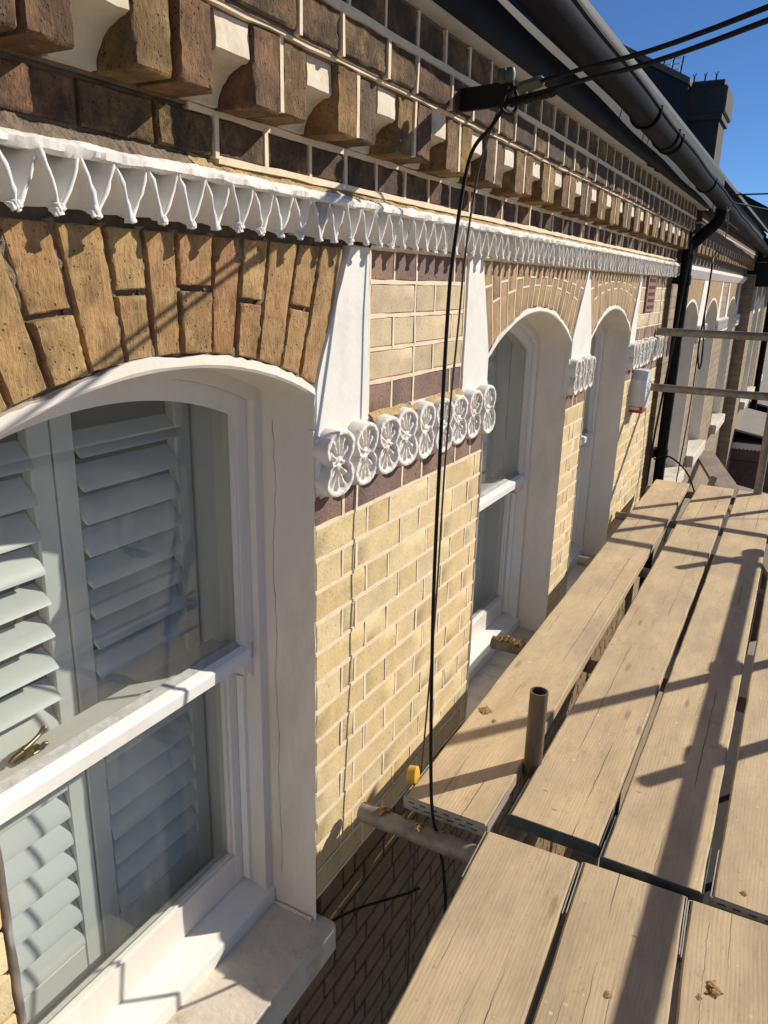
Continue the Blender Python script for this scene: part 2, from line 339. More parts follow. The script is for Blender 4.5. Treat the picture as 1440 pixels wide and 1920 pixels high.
l.new(dz_, ms2.inputs[0]); l.new(ms.outputs[0], ms2.inputs[1]); l.new(df.outputs[0], ms2.inputs[2]); l.new(ms2.outputs[0], out.inputs[0])
M['glass'] = gm

def farbrick_mat(name, c1, c2, mo):
    m, n, l, bs = newmat(name)
    g = n.new('ShaderNodeNewGeometry'); sp = n.new('ShaderNodeSeparateXYZ'); l.new(g.outputs['Position'], sp.inputs[0])
    cb = n.new('ShaderNodeCombineXYZ'); l.new(math_(n, l, 'ADD', sp.outputs[0], sp.outputs[1]), cb.inputs[0]); l.new(sp.outputs[2], cb.inputs[1])
    b = n.new('ShaderNodeTexBrick'); l.new(cb.outputs[0], b.inputs['Vector'])
    b.inputs['Scale'].default_value = 1; b.inputs['Brick Width'].default_value = .225; b.inputs['Row Height'].default_value = .075; b.inputs['Mortar Size'].default_value = .006
    b.inputs['Color1'].default_value = (*c1, 1); b.inputs['Color2'].default_value = (*c2, 1); b.inputs['Mortar'].default_value = (*mo, 1)
    t = tex(n, l, pos(n, l), 18, 5)
    l.new(mix(n, l, 1.0, b.outputs[0], ramp(n, l, t, [(.25, .65), (.55, 1.0), (.8, 1.2)]), 'MULTIPLY'), bs.inputs['Base Color']); bs.inputs['Roughness'].default_value = .92
    bump(n, l, bs, math_(n, l, 'SUBTRACT', math_(n, l, 'MULTIPLY', t, .5), b.outputs['Fac']), .6, .006)
    return m
M['farbrick'] = farbrick_mat('far_brickwork', (.36, .27, .165), (.28, .205, .13), (.24, .18, .12))
M['fardark'] = farbrick_mat('far_dark_brickwork', (.15, .10, .07), (.11, .08, .06), (.12, .09, .07))

# ------------------------------------------------------------------ setting
g = MB(); g.box(-300, 300, -300, 300, -4.8, -4.6); o = g.build('ground', M['ground']); o['kind'] = 'structure'

# ------------------------------------------------------------------ brick builders
def quad_brick(c, nu, nv, ch, jit, depth, rough=0.0, seed=0):
    """c: 4 corners (x, z) bottom-left, bottom-right, top-right, top-left; front at y = 0, body runs to y = depth"""
    r = random.Random(seed)
    def line(k):
        L = [0.0, None] + [i / (k - 2) for i in range(1, k - 2)] + [None, 1.0] if k > 2 else [0, None, None, 1]
        return L
    wa = (math.dist(c[0], c[1]) + math.dist(c[3], c[2])) / 2; ha = (math.dist(c[0], c[3]) + math.dist(c[1], c[2])) / 2
    us = [0, ch / wa] + [i / (nu - 2) for i in range(1, nu - 2)] + [1 - ch / wa, 1]
    vs = [0, ch / ha] + [i / (nv - 2) for i in range(1, nv - 2)] + [1 - ch / ha, 1]
    V = []; F = []; nu_, nv_ = len(us), len(vs)
    for j, v in enumerate(vs):
        for i, u in enumerate(us):
            x = (c[0][0] * (1 - u) + c[1][0] * u) * (1 - v) + (c[3][0] * (1 - u) + c[2][0] * u) * v
            z = (c[0][1] * (1 - u) + c[1][1] * u) * (1 - v) + (c[3][1] * (1 - u) + c[2][1] * u) * v
            edge = i in (0, nu_ - 1) or j in (0, nv_ - 1)
            corner = i in (0, nu_ - 1) and j in (0, nv_ - 1)
            y = (ch * (1.6 if corner else 1.0) * r.uniform(.6, 1.4)) if edge else r.uniform(-.5, .5) * jit
            if rough: y += N((x * 3 + seed, z * 3, seed * 1.7), 14) * rough * .5 + N((x + seed, z, 0), 70) * rough * .7 + N((x + seed, z * .4, 0), 160) * rough * .5
            k = jit if edge else jit * .4
            V.append((x + r.uniform(-k, k), y, z + r.uniform(-k, k)))
    for j in range(nv_ - 1):
        for i in range(nu_ - 1):
            F.append((j * nu_ + i, j * nu_ + i + 1, (j + 1) * nu_ + i + 1, (j + 1) * nu_ + i))
    ringi = [i for i in range(nu_)] + [j * nu_ + nu_ - 1 for j in range(1, nv_)] + [(nv_ - 1) * nu_ + i for i in range(nu_ - 2, -1, -1)] + [j * nu_ for j in range(nv_ - 2, 0, -1)]
    b = len(V)
    for i in ringi: V.append((V[i][0], depth, V[i][2]))
    m = len(ringi)
    for k in range(m): F.append((ringi[k], b + k, b + (k + 1) % m, ringi[(k + 1) % m]))
    return V, F

CACHE = {}
def rect_brick(name, x0, x1, z0, z1, y, mat, parent, rough=.0012, var=4, ch=.0022, jit=.0011, depth=.03, nu=4, nv=4):
    wd, ht = round((x1 - x0) / .004) * .004, round((z1 - z0) / .003) * .003
    v = random.randrange(var); key = (wd, ht, v, mat.name, rough, depth)
    if key not in CACHE:
        b = MB(); b.add(*quad_brick([(-wd / 2, -ht / 2), (wd / 2, -ht / 2), (wd / 2, ht / 2), (-wd / 2, ht / 2)], nu if wd < .15 else nu + 1, nv, ch, jit, depth, rough, v * 7 + int(wd * 1000)))
        CACHE[key] = b.mesh(name, 35); CACHE[key].materials.append(mat)
    return link(name, CACHE[key], None, parent, ((x0 + x1) / 2, y + random.uniform(-.0006, .0006), (z0 + z1) / 2))

def rib(mb, p0, p1, wd=.006, y0=-.0013, y1=.006, jit=.0009, step=.05):
    """raised pointing ribbon along a line in XZ"""
    p0, p1 = Vector(p0), Vector(p1); d = p1 - p0; L = d.length; k = max(1, int(L / step)); t = d.normalized(); nn = Vector((-t.y, t.x))
    prev = None; b = len(mb.v)
    for i in range(k + 1):
        p = p0 + d * (i / k) + nn * random.uniform(-jit, jit); h = wd / 2 * random.uniform(.75, 1.25); yf = y0 + random.uniform(-.0008, .0008)
        a, c = p - nn * h, p + nn * h
        mb.v += [(a.x, y1, a.y), (a.x, yf, a.y), (c.x, yf, c.y), (c.x, y1, c.y)]
    for i in range(k):
        q = b + i * 4
        for j in range(3): mb.f.append((q + j, q + j + 1, q + j + 5, q + j + 4))
    mb.f.append((b, b + 1, b + 2, b + 3)); q = b + k * 4; mb.f.append((q, q + 3, q + 2, q + 1))

def lay(x0, x1, odd, H=.104, Sx=.216, cl=.052, j=.0095, mir=False):
    """one course of Flemish bond between two edges; returns [(xa, xb)]"""
    seq = [H, cl] if odd else [Sx]
    tgt = x1 - x0; tot = sum(seq) + j * (len(seq)); nxt = Sx if odd else H
    out = seq[:]
    while tot < tgt - .03:
        s = min(nxt, tgt - tot); out.append(s); tot += s + j; nxt = H if nxt == Sx else Sx
    if out[-1] < .035 and len(out) > 1: out[-2] += out[-1] + j; out.pop()
    sc = (tgt - j * (len(out) - 1)) / sum(out)
    res = []; x = x0
    for s in out: res.append((x, x + s * sc)); x += s * sc + j
    if mir: res = [(x0 + x1 - b, x0 + x1 - a) for a, b in res][::-1]
    return res

# ------------------------------------------------------------------ the near house
ZT = .580            # springing of the moulded string course
OPEN = [(-.765, 0.0, .285, .085), (.965, 1.904, .285, .132), (2.235, 3.085, .275, .128)]   # x0, x1, spring z, rise
XE = 4.16            # party line
house = thing('terraced_house', 'yellow brick terraced house with white rosette bands and white arched sash windows, nearest the camera', 'house', (0, 0, -4.6))
HP = []              # parts of the house, parented with the world offset taken back
def part(o):
    o.parent = house; o.matrix_parent_inverse = Matrix.Translation((0, 0, 4.6)); return o

def arc(x0, x1, zs, rise, inset=0.0, n=18):
    a = (x1 - x0) / 2; xc = (x0 + x1) / 2; R = (a * a + rise * rise) / (2 * rise); zc = zs + rise - R
    Ri = R - inset; xa, xb = x0 + inset, x1 - inset
    return [(xa + (xb - xa) * i / n, zc + math.sqrt(max(1e-9, Ri * Ri - (xa + (xb - xa) * i / n - xc) ** 2))) for i in range(n + 1)]
def outline(op, zb, inset=0.0, n=18):
    A = arc(*op, inset, n); return [(A[0][0], zb)] + A + [(A[-1][0], zb)]

SILL = -1.03
def wall_body(mat, ops, x0, x1, ztop, zbot, y, yb, name='wall'):
    b = MB(); xs = x0
    for op in ops:
        e = .012; ox0, ox1 = op[0] - e, op[1] + e
        b.box(xs, ox0, y, yb, zbot, ztop); b.box(ox0, ox1, y, yb, zbot, SILL - .02)
        A = arc(op[0], op[1], op[2], op[3], -e)
        T = [(p[0], ztop) for p in A]
        b.strip([(p[0], y, p[1]) for p in A], [(p[0], y, p[1]) for p in T])
        b.strip([(p[0], y, p[1]) for p in A], [(p[0], yb, p[1]) for p in A])
        b.strip([(p[0], yb, p[1]) for p in A], [(p[0], yb, p[1]) for p in T])
        b.strip([(p[0], y, p[1]) for p in T], [(p[0], yb, p[1]) for p in T])
        xs = ox1
    b.box(xs, x1, y, yb, zbot, ztop)
    return b.build(name, mat)
wall = part(wall_body(M['oldmortar'], OPEN, -2.6, XE, .70, -4.6, .013, .33))

# piers of yellow brick with raised cream pointing
PITCH = .0748
bedmb = MB(); ribmb = MB(); lb_ = MB()
def pier(x0, x1, ncourse, dark_first=True, top=.0, mir=False, ribs=True, ybed=.0042):
    zb = top + PITCH - ncourse * PITCH
    bedmb.box(x0, x1, ybed, .02, zb, top + PITCH - .004)
    for c in range(ncourse):
        z1 = top + PITCH - c * PITCH - .0045; z0 = z1 - PITCH + .009
        odd = c % 2 == 0
        cr = lay(x0 + .002, x1 - .002, odd, mir=mir)
        mt = M['purple'] if c == 0 and dark_first else M['yellow']
        for a, b in cr:
            m_ = mt
            if b < -.93:
                V_, F_ = quad_brick([(a, z0), (b, z0), (b, z1), (a, z1)], 3, 3, .003, .001, .02, 0, c); lb_.add(V_, F_); continue
            rect_brick('brick', a, b, z0, z1, 0.0, m_, wall, rough=.0018)
        if ribs:
            rib(ribmb, (x0, z0 - .0045), (x1, z0 - .0045), .0088)
            if c == 0: rib(ribmb, (x0, z1 + .0045), (x1, z1 + .0045), .008)
            for (a, b), (a2, b2) in zip(cr, cr[1:]): rib(ribmb, ((b + a2) / 2, z0 - .004), ((b + a2) / 2, z1 + .004), .0086)
pier(0.010, .957, 14)
pier(1.914, 2.226, 14)
pier(3.092, XE - .06, 14, mir=True)
pier(-1.32, -.776, 14, mir=True, ribs=False, ybed=.012)
for c in range(20):
    z1 = .58 - c * PITCH - .0045
    for a, b in lay(-2.58, -1.33, c % 2 == 0):
        V_, F_ = quad_brick([(a, z1 - PITCH + .009), (b, z1 - PITCH + .009), (b, z1), (a, z1)], 3, 3, .003, .001, .02, 0, c); lb_.add(V_, F_)
part(lb_.build('brickwork_behind_camera', M['yellow']))['kind'] = 'stuff'
# upper panels between the white wedges
def panel(x0, x1):
    bedmb.box(x0, x1, .0042, .02, .212, ZT)
    n = 5; ph = (ZT - .214) / n
    for c in range(n):
        z0 = .214 + c * ph + .0045; z1 = z0 + ph - .009
        cr = lay(x0 + .004, x1 - .004, c % 2 == 0, cl=.105)
        for a, b in cr: rect_brick('brick', a, b, z0, z1, 0.0, M['purple'] if c in (0, 4) else M['panel'], wall, rough=.0018)
        rib(ribmb, (x0, z1 + .0045), (x1, z1 + .0045), .009)
        for (a, b), (a2, b2) in zip(cr, cr[1:]): rib(ribmb, ((b + a2) / 2, z0 - .004), ((b + a2) / 2, z1 + .004), .008)
    rib(ribmb, (x0, .21), (x0, ZT), .007); rib(ribmb, (x1, .21), (x1, ZT), .007)
panel(.226, .757); panel(3.25, XE - .06)

jmb = MB()
# voussoirs of the flat-topped arches
def fan(op, top0, top1, n, mat, gap, prefix, rough, yoff, ribs, nu, nv, rnd):
    x0, x1, zs, rise = op
    e = .022 if op is OPEN[0] else .020
    A = arc(x0, x1, zs, rise, -e * .9, 60)
    # points at equal arc length
    L = [0]
    for p, q in zip(A, A[1:]): L.append(L[-1] + math.dist(p, q))
    def at(t):
        s = t * L[-1]
        for i in range(len(A) - 1):
            if L[i + 1] >= s:
                k = (s - L[i]) / (L[i + 1] - L[i]); return (A[i][0] * (1 - k) + A[i + 1][0] * k, A[i][1] * (1 - k) + A[i + 1][1] * k)
        return A[-1]
    cuts = [0]; rr = random.Random(rnd)
    for i in range(n): cuts.append(cuts[-1] + rr.uniform(.86, 1.14))
    cuts = [c / cuts[-1] for c in cuts]
    lerp = lambda p, q, t: (p[0] * (1 - t) + q[0] * t, p[1] * (1 - t) + q[1] * t)
    B = [at(c) for c in cuts]; Tp = [(top0 + (top1 - top0) * c, ZT - .004) for c in cuts]
    for i in range(n):
        splits = [0, 1] if i % 2 == 0 else [0, rr.uniform(.42, .56), 1]
        if ribs: splits = [0, .42 + .1 * (i % 2), 1] if i % 2 else [0, .72, 1]
        for s0, s1 in zip(splits, splits[1:]):
            bl, br = lerp(B[i], Tp[i], s0), lerp(B[i + 1], Tp[i + 1], s0); tr_, tl = lerp(B[i + 1], Tp[i + 1], s1), lerp(B[i], Tp[i], s1)
            cx = sum(p[0] for p in (bl, br, tr_, tl)) / 4; cz = sum(p[1] for p in (bl, br, tr_, tl)) / 4
            def shrink(p, q, r2):   # move inwards from both neighbouring edges
                d1 = Vector(q) - Vector(p); d2 = Vector(r2) - Vector(p)
                return tuple(Vector(p) + d1.normalized() * gap / 2 + d2.normalized() * gap / 2)
            c = [shrink(bl, br, tl), shrink(br, bl, tr_), shrink(tr_, tl, br), shrink(tl, tr_, bl)]
            c = [(p[0] - cx, p[1] - cz) for p in c]
            b = MB(); b.add(*quad_brick(c, nu, nv, .0018 if not ribs else .002, .0006 if not ribs else .0008, .035, rough, rr.randrange(9999)))
            link('voussoir', b.mesh('voussoir', 40), mat, wall, (cx, yoff + rr.uniform(-.003, .003) * (0 if ribs else 1), cz))
            if ribs and s1 < 1: rib(ribmb, tl, tr_, .006)
        if not ribs:
            p, q = Vector(B[i]), Vector(Tp[i]); k = 26; b = len(jmb.v); d_ = (q - p); nn = Vector((-d_.y, d_.x)).normalized()
            for t in range(k + 1):
                c_ = p + d_ * (t / k); y_ = .005 + .011 * N((c_.x * 30, c_.y * 30, i)) + .004 * N((c_.x * 120, c_.y * 120, 3))
                for sg in (-1, 0, 1): jmb.v.append((c_.x + nn.x * .0095 * sg, y_ + .003 * abs(sg) + random.uniform(-.001, .001), c_.y + nn.y * .0095 * sg))
            for t in range(k):
                for u_ in (0, 1): q0 = b + t * 3 + u_; jmb.f.append((q0, q0 + 1, q0 + 4, q0 + 3))
        if ribs: rib(ribmb, B[i], Tp[i], .0055, step=.3)
    if ribs: rib(ribmb, B[n], Tp[n], .0055, step=.3)
fan(OPEN[0], -.892, .122, 13, M['arch'], .0090, 'a', .0020, -.002, False, 9, 20, 3)
fan(OPEN[1], .880, 2.068, 17, M['archfar'], .006, 'b', .001, 0.0, True, 4, 4, 5)
fan(OPEN[2], 2.102, 3.205, 16, M['archfar'], .006, 'c', .001, 0.0, True, 4, 4, 6)
for op, t0, t1 in ((OPEN[1], .880, 2.068), (OPEN[2], 2.102, 3.205)):
    A = arc(op[0], op[1], op[2], op[3], -.02, 24)
    bedmb.strip([(p[0], .003, p[1]) for p in A], [(t0 + (t1 - t0) * i / 24, .003, ZT) for i in range(25)])
part(jmb.build('joint_mortar', M['crumb'], smooth=60))['kind'] = 'stuff'; part(bedmb.build('bedding_mortar', M['bed']))['kind'] = 'stuff'; part(ribmb.build('pointing', M['ribbon']))['kind'] = 'stuff'

# white plaster wedges between the arches
def wedge(poly, y=-.006):
    b = MB(); P = []
    for p, q in zip(poly, poly[1:] + poly[:1]):
        k = max(1, int(math.dist(p, q) / .025))
        for i in range(k): P.append((p[0] + (q[0] - p[0]) * i / k + random.uniform(-.0015, .0015), p[1] + (q[1] - p[1]) * i / k + random.uniform(-.0015, .0015)))
    cx = sum(p[0] for p in P) / len(P); cz = sum(p[1] for p in P) / len(P)
    I = [(cx + (p[0] - cx) * .97, cz + (p[1] - cz) * .985) for p in P]
    n = len(P)
    b.add([(x, .02, z) for x, z in P] + [(x, y + .004, z) for x, z in P] + [(x, y, z) for x, z in I],
          [(i, (i + 1) % n, n + (i + 1) % n, n + i) for i in range(n)] + [(n + i, n + (i + 1) % n, 2 * n + (i + 1) % n, 2 * n + i) for i in range(n)] + [tuple(range(2 * n, 3 * n))])
    part(b.build('plaster_wedge', M['paint'], smooth=30))
wedge([(.004, .20), (.222, .203), (.214, ZT - .002), (.134, ZT - .002), (.010, .318), (.004, .29)])
wedge([(.759, .203), (.961, .203), (.961, .30), (.872, ZT - .002), (.768, ZT - .002)])
wedge([(1.908, .196), (2.231, .196), (2.231, .285), (2.096, ZT - .002), (2.076, ZT - .002), (1.908, .295)])
wedge([(3.089, .196), (3.232, .196), (3.246, ZT - .002), (3.212, ZT - .002), (3.089, .285)])
wedge([(-.985, .203), (-.769, .203), (-.769, .29), (-.898, ZT - .002), (-.98, ZT - .002)])

# painted reveals: lining of jambs and arch soffit with a rough painted rim
def reveal(op, rim, depth=.135, mat=None):
    b = MB(); n = 48
    I = outline(op, SILL - .02, 0, n); O_ = outline(op, SILL - .02, -.0115, n)
    # densify jambs
    def dens(L):
        o = []
        for p, q in zip(L, L[1:]):
            k = max(1, int(math.dist(p, q) / .022))
            o += [(p[0] + (q[0] - p[0]) * i / k, p[1] + (q[1] - p[1]) * i / k) for i in range(k)]
        return o + [L[-1]]
    I = dens(I); xc = (op[0] + op[1]) / 2
    O2 = []
    for i, (x, z) in enumerate(I):
        a, c = I[max(0, i - 1)], I[min(len(I) - 1, i + 1)]; t = Vector((c[0] - a[0], c[1] - a[1])).normalized(); nn = Vector((-t.y, t.x))
        k = rim * (.92 + .5 * N((x * 9, z * 9, 3)) + random.uniform(-.12, .12)) if z > op[2] - .02 else .0025 + .0055 * max(0, N((x, z * 9, 9)) + random.uniform(-.2, .9))
        O2.append((x + nn.x * k, z + nn.y * k))
    e = [-.004 + N((x * 20, z * 20, 1)) * .0018 for x, z in I]
    b.strip([(x, .02, z) for x, z in O2], [(x, q + .002, z) for (x, z), q in zip(O2, e)])
    b.strip([(x, q + .002, z) for (x, z), q in zip(O2, e)], [(x + (X - x) * .75, q, z + (Z - z) * .75) for (x, z), (X, Z), q in zip(O2, I, e)])
    b.strip([(x + (X - x) * .75, q, z + (Z - z) * .75) for (x, z), (X, Z), q in zip(O2, I, e)], [(x, q + .003, z) for (x, z), q in zip(I, e)])
    b.strip([(x, q + .003, z) for (x, z), q in zip(I, e)], [(x + N((x * 5, .06, z * 5)) * .002, depth * .5, z) for x, z in I])
    b.strip([(x + N((x * 5, .06, z * 5)) * .002, depth * .5, z) for x, z in I], [(x, depth, z) for x, z in I])
    part(b.build('reveal', mat or M['reveal'], smooth=35))
for k, op in enumerate(OPEN): reveal(op, .021 if k == 0 else .020)

# ------------------------------------------------------------------ sash windows
YR = .129
def ring(b, oA, oB, y0, y1, inner=True, outer=False):
    b.strip([(x, y0, z) for x, z in oA], [(x, y0, z) for x, z in oB])
    if inner: b.strip([(x, y0, z) for x, z in oB], [(x, y1, z) for x, z in oB])
    if outer: b.strip([(x, y0, z) for x, z in oA], [(x, y1, z) for x, z in oA])
def sash_window(op, parent_fn, zm=-.285, n=24, lock=False):
    x0, x1, zs, rise = op
    b = MB(); ring(b, outline(op, SILL, -.004, n), outline(op, SILL, .027, n), YR, .24)
    ring(b, outline(op, SILL, .027, n), outline(op, SILL, .029, n), .1715, .24)
    win = parent_fn(b.build('window', M['sash'], smooth=30))
    # upper sash
    b = MB(); A, B_, G = outline(op, zm, .0275, n), outline(op, zm, .060, n), outline(op, zm, .068, n)
    ring(b, A, B_, .147, .185); ring(b, B_, G, .150, .163, inner=True)
    xa, xb = x0 + .0275, x1 - .0275
    b.box(xa + .001, xb - .001, .150, .186, zm - .038, zm + .003)
    us = b.build('upper_sash', M['sash'], win, smooth=30)
    b = MB(); b.extr([(.1505, zm + .0035), (.1655, zm + .013), (.1655, zm + .0035)], xa + .033, xb - .033); b.build('putty', M['putty'], win)
    b = MB(); prof = [(.150, zm + .002), (.136, zm - .004), (.132, zm - .010), (.133, zm - .036), (.150, zm - .040)]
    b.extr(prof, xa + .03, xb - .03); b.build('meeting_rail', M['gloss'], win)
    for s in (0, 1):    # horns below the meeting rail
        hx = xa if s == 0 else xb - .033
        pr = [(hx, zm - .0385), (hx + .033, zm - .0385)] + [(hx + .033 - .004 * 0, zm - .055), (hx + .031, zm - .075), (hx + .024, zm - .079), (hx + .018, zm - .072), (hx + .010, zm - .079), (hx + .002, zm - .092), (hx, zm - .092)]
        if s == 1: pr = [(hx, zm - .0385), (hx + .033, zm - .0385), (hx + .033, zm - .092), (hx + .031, zm - .092), (hx + .023, zm - .079), (hx + .015, zm - .072), (hx + .009, zm - .079), (hx + .002, zm - .075), (hx, zm - .055)]
        b = MB(); b.prism(pr, .149, .178); b.build('horn', M['sash'], win)
    b = MB(); P = outline(op, zm + .001, .064, n); b.prism(P, .1655, .1695); b.build('pane', M['glass'], win)
    # lower sash
    zb = -.960; b = MB()
    b.box(xa + .0, xa + .038, .192, .232, zb, zm - .02); b.box(xb - .038, xb, .192, .232, zb, zm - .02)
    b.box(xa + .038, xb - .038, .193, .231, zb, zb + .088); b.box(xa + .038, xb - .038, .193, .238, zm - .025, zm - .001)
    for X, sg in ((xa + .038, 1), (xb - .038, -1)):   # glazing bevels
        b.prism([(X, zb + .088), (X, zm - .02), (X + sg * .009, zm - .02), (X + sg * .009, zb + .095)], .199, .21)
    b.prism([(xa + .038, zb + .088), (xb - .038, zb + .088), (xb - .047, zb + .096), (xa + .047, zb + .096)], .199, .21)
    b.build('lower_sash', M['sash'], win)
    b = MB(); b.prism([(xa + .040, zb + .090), (xb - .040, zb + .090), (xb - .040, zm - .022), (xa + .040, zm - .022)], .2085, .2125); b.build('pane', M['glass'], win)
    # parting bead beside the lower sash and timber sill
    for xq in (x0 + .0275, x1 - .039):
        b = MB(); b.box(xq, xq + .0115, .172, .191, zb + .004, zm - .094); b.build('bead', M['gloss'], win)
    b = MB(); b.extr([(.122, -.984), (.119, -.990), (.121, SILL - .004), (.25, SILL - .004), (.25, -.958), (.20, -.960)], x0 + .002, x1 - .002); b.build('sill', M['gloss'], win)
    b = MB(); 
    b.box(x0 + .006, x1 - .006, .245, .34, -.99, -.962); b.box(x0 - .02, x0 + .020, .246, .34, -.99, zs + .02); b.box(x1 - .020, x1 + .02, .246, .34, -.99, zs + .02)
    b.build('window_lining', M['louvre'], win)
    if lock:
        lx, ly, lz = -.572, .205, zm + .002
        lk = MB(); lk.box(lx - .028, lx + .028, ly - .011, ly + .011, lz, lz + .004, .0015)
        lk.tube([(lx, ly, lz + .003), (lx, ly, lz + .013), (lx, ly, lz + .015)], [.012, .012, .009], 16)
        lk.tube(smooth_path([(lx - .008, ly, lz + .013), (lx + .014, ly + .003, lz + .0165), (lx + .034, ly + .008, lz + .020), (lx + .046, ly + .010, lz + .026)], 4), [.0055, .0055, .005, .0045, .004, .004, .004, .004, .0045, .005, .0055, .0058, .005], 10)
        lk.tube([(lx - .010, ly, lz + .011), (lx - .026, ly - .002, lz + .010), (lx - .036, ly - .004, lz + .007)], [.006, .005, .004], 10)
        lk.tube([(lx + .020, ly - .007, lz + .003), (lx + .028, ly - .009, lz + .009), (lx + .034, ly - .009, lz + .007)], [.005, .005, .0035], 10)
        lk.build('sash_lock', M['brass'], win, smooth=40)
    return win
for k, op in enumerate(OPEN): sash_window(op, part, lock=(k == 0))

b = MB(); zz = .225; pts = []
while zz > -.93: pts.append((-.0006, .100 + .018 * N((zz * 4, 0, 1)) + .006 * N((zz * 31, 2, 0)), zz)); zz -= .016
b.tube(pts, [.0003 + .0008 * max(0, N((i * .35, 4, 4))) for i in range(len(pts))], 5); part(b.build('hairline_crack', M['oldmortar']))
# cracked sealant where the near reveal meets its stone sill
for a_, c_ in (((-.004, .004), (.004, .128)),):
    b = MB(); pts = [(-.006 - .004 * N((i * .9, 0, 2)), .005 + .0135 * i * .66, SILL + .001 + .0025 * N((i * .7, 3, 0))) for i in range(15)]
    b.tube(pts, [.0045 + .003 * N((i * 1.3, 7, 0)) for i in range(15)], 7); part(b.build('sealant', M['reveal'], smooth=50))
# stone sills
def stone_sill(x0, x1, ends=.022):
    b = MB(); nx = 24; prof = [(.135, SILL), (-.040, SILL - .006), (-.050, SILL - .014), (-.051, SILL - .088), (-.044, SILL - .094), (.135, SILL - .094)]
    rows = []
    for i in range(nx + 1):
        x = x0 - ends + (x1 - x0 + 2 * ends) * i / nx
        rows.append([(x, y + N((x * 7, y * 9, z * 9)) * .003, z + N((x * 9, y * 5, 4)) * .0018) for y, z in prof])
    m = len(prof)
    for a, c in zip(rows, rows[1:]): b.add(a + c, [(j, (j + 1) % m, m + (j + 1) % m, m + j) for j in range(m)])
    b.add(rows[0], [tuple(range(m))]); b.add(rows[-1], [tuple(range(m))])
    return b.build('stone_sill', M['stone'], smooth=30)
for op in OPEN: part(stone_sill(op[0], op[1]))

# room behind the windows; slate roof out of view, added to block the sky
b = MB(); b.box(-2.5, XE - .05, .331, 3.4, -1.3, .95); part(b.build('room', M['room']))
b = MB(); b.extr([(-.22, 1.19), (-.22, 1.215), (4.0, 3.3), (4.0, 3.27)], -2.6, 10.0); part(b.build('roof', M['slate']))

# ------------------------------------------------------------------ rosette bands (terracotta flowers thick with paint)
def hfield(wd, ht, nx, nz, fn, yb=.012):
    V = []; F = []
    for j in range(nz + 1):
        for i in range(nx + 1):
            u, v = 2 * i / nx - 1, 2 * j / nz - 1; V.append((u * wd / 2, -fn(u, v), v * ht / 2))
    for j in range(nz):
        for i in range(nx): q = j * (nx + 1) + i; F.append((q, q + 1, q + nx + 2, q + nx + 1))
    rg = list(range(nx + 1)) + [j * (nx + 1) + nx for j in range(1, nz + 1)] + [nz * (nx + 1) + i for i in range(nx - 1, -1, -1)] + [j * (nx + 1) for j in range(nz - 1, 0, -1)]
    b = len(V)
    for i in rg: V.append((V[i][0], yb, V[i][2]))
    m = len(rg)
    F += [(rg[k], rg[(k + 1) % m], b + (k + 1) % m, b + k) for k in range(m)]
    return V, F
def sst(a, b, x):
    t = min(1, max(0, (x - a) / (b - a))); return t * t * (3 - 2 * t)
def rosette_fn(seed):
    def fn(u, v):
        av = abs(v)
        wu = 1.0 * (.60 + .40 * math.sin(min(1, av / .48) * math.pi / 2) ** .8)
        r = math.hypot(u / wu, (av - .42) / .56) if av > .42 else abs(u) / wu
        body = 1 - sst(.95, 1.0, r)
        rim = sst(.66, .74, r)
        th = math.atan2(max(av - .03, 0) * .95, u); rc = math.hypot(u, av * .95)
        ph = th / math.pi * 6.0 + .25 * N((u + seed * 3, av + (3 if v > 0 else 0), seed), 1.5)
        hole = sst(.25, .75, .5 - .5 * math.cos(ph * 2 * math.pi)) * sst(.16, .34, rc) * (1 - sst(.58, .70, r))
        midr = 1 - sst(.02, .07, av)
        nz_ = N((u * 3 + seed * 5, v * 4, seed), 2.2)
        clog = sst(.10, .40, N((u * 2 + seed * 9, v * 3, seed + 4), 1.3))
        h = .80 - .80 * hole * (1 - .75 * clog) + .20 * rim * (1 - sst(.90, 1.0, r)) - .22 * midr * (1 - sst(.1, .3, abs(u))) + .12 * (1 - sst(.0, .2, rc))
        return max(0.0, (.002 + .026 * h) * body + .0016 * nz_ * body)
    return fn
ros = []
for s in range(4):
    b = MB(); b.add(*hfield(.110, .150, 52, 72, rosette_fn(s))); me = b.mesh('rosette', 55); me.materials.append(M['rosette']); ros.append(me)
def rosettes(x0, x1, z=.139, count=None):
    n = count or round((x1 - x0) / .106)
    back = MB(); back.box(x0, x1, -.012, .02, z - .062, z + .064, .006)
    bd = part(back.build('rosette_band', M['rosette']))
    for i in range(n):
        o = link('rosette', ros[random.randrange(4)], None, bd, (x0 + (i + .5) * (x1 - x0) / n, -.004, z + random.uniform(-.002, .002)))
        o.scale = ((x1 - x0) / n / .104, random.uniform(.90, 1.18), random.uniform(.97, 1.05)); o.rotation_euler = (random.uniform(-.05, .05), random.uniform(-.05, .05), random.uniform(-.05, .05))
rosettes(.004, .972, count=9); rosettes(1.900, 2.242, count=4); rosettes(3.085, XE - .06, count=10); rosettes(-1.2, -.764, count=4)
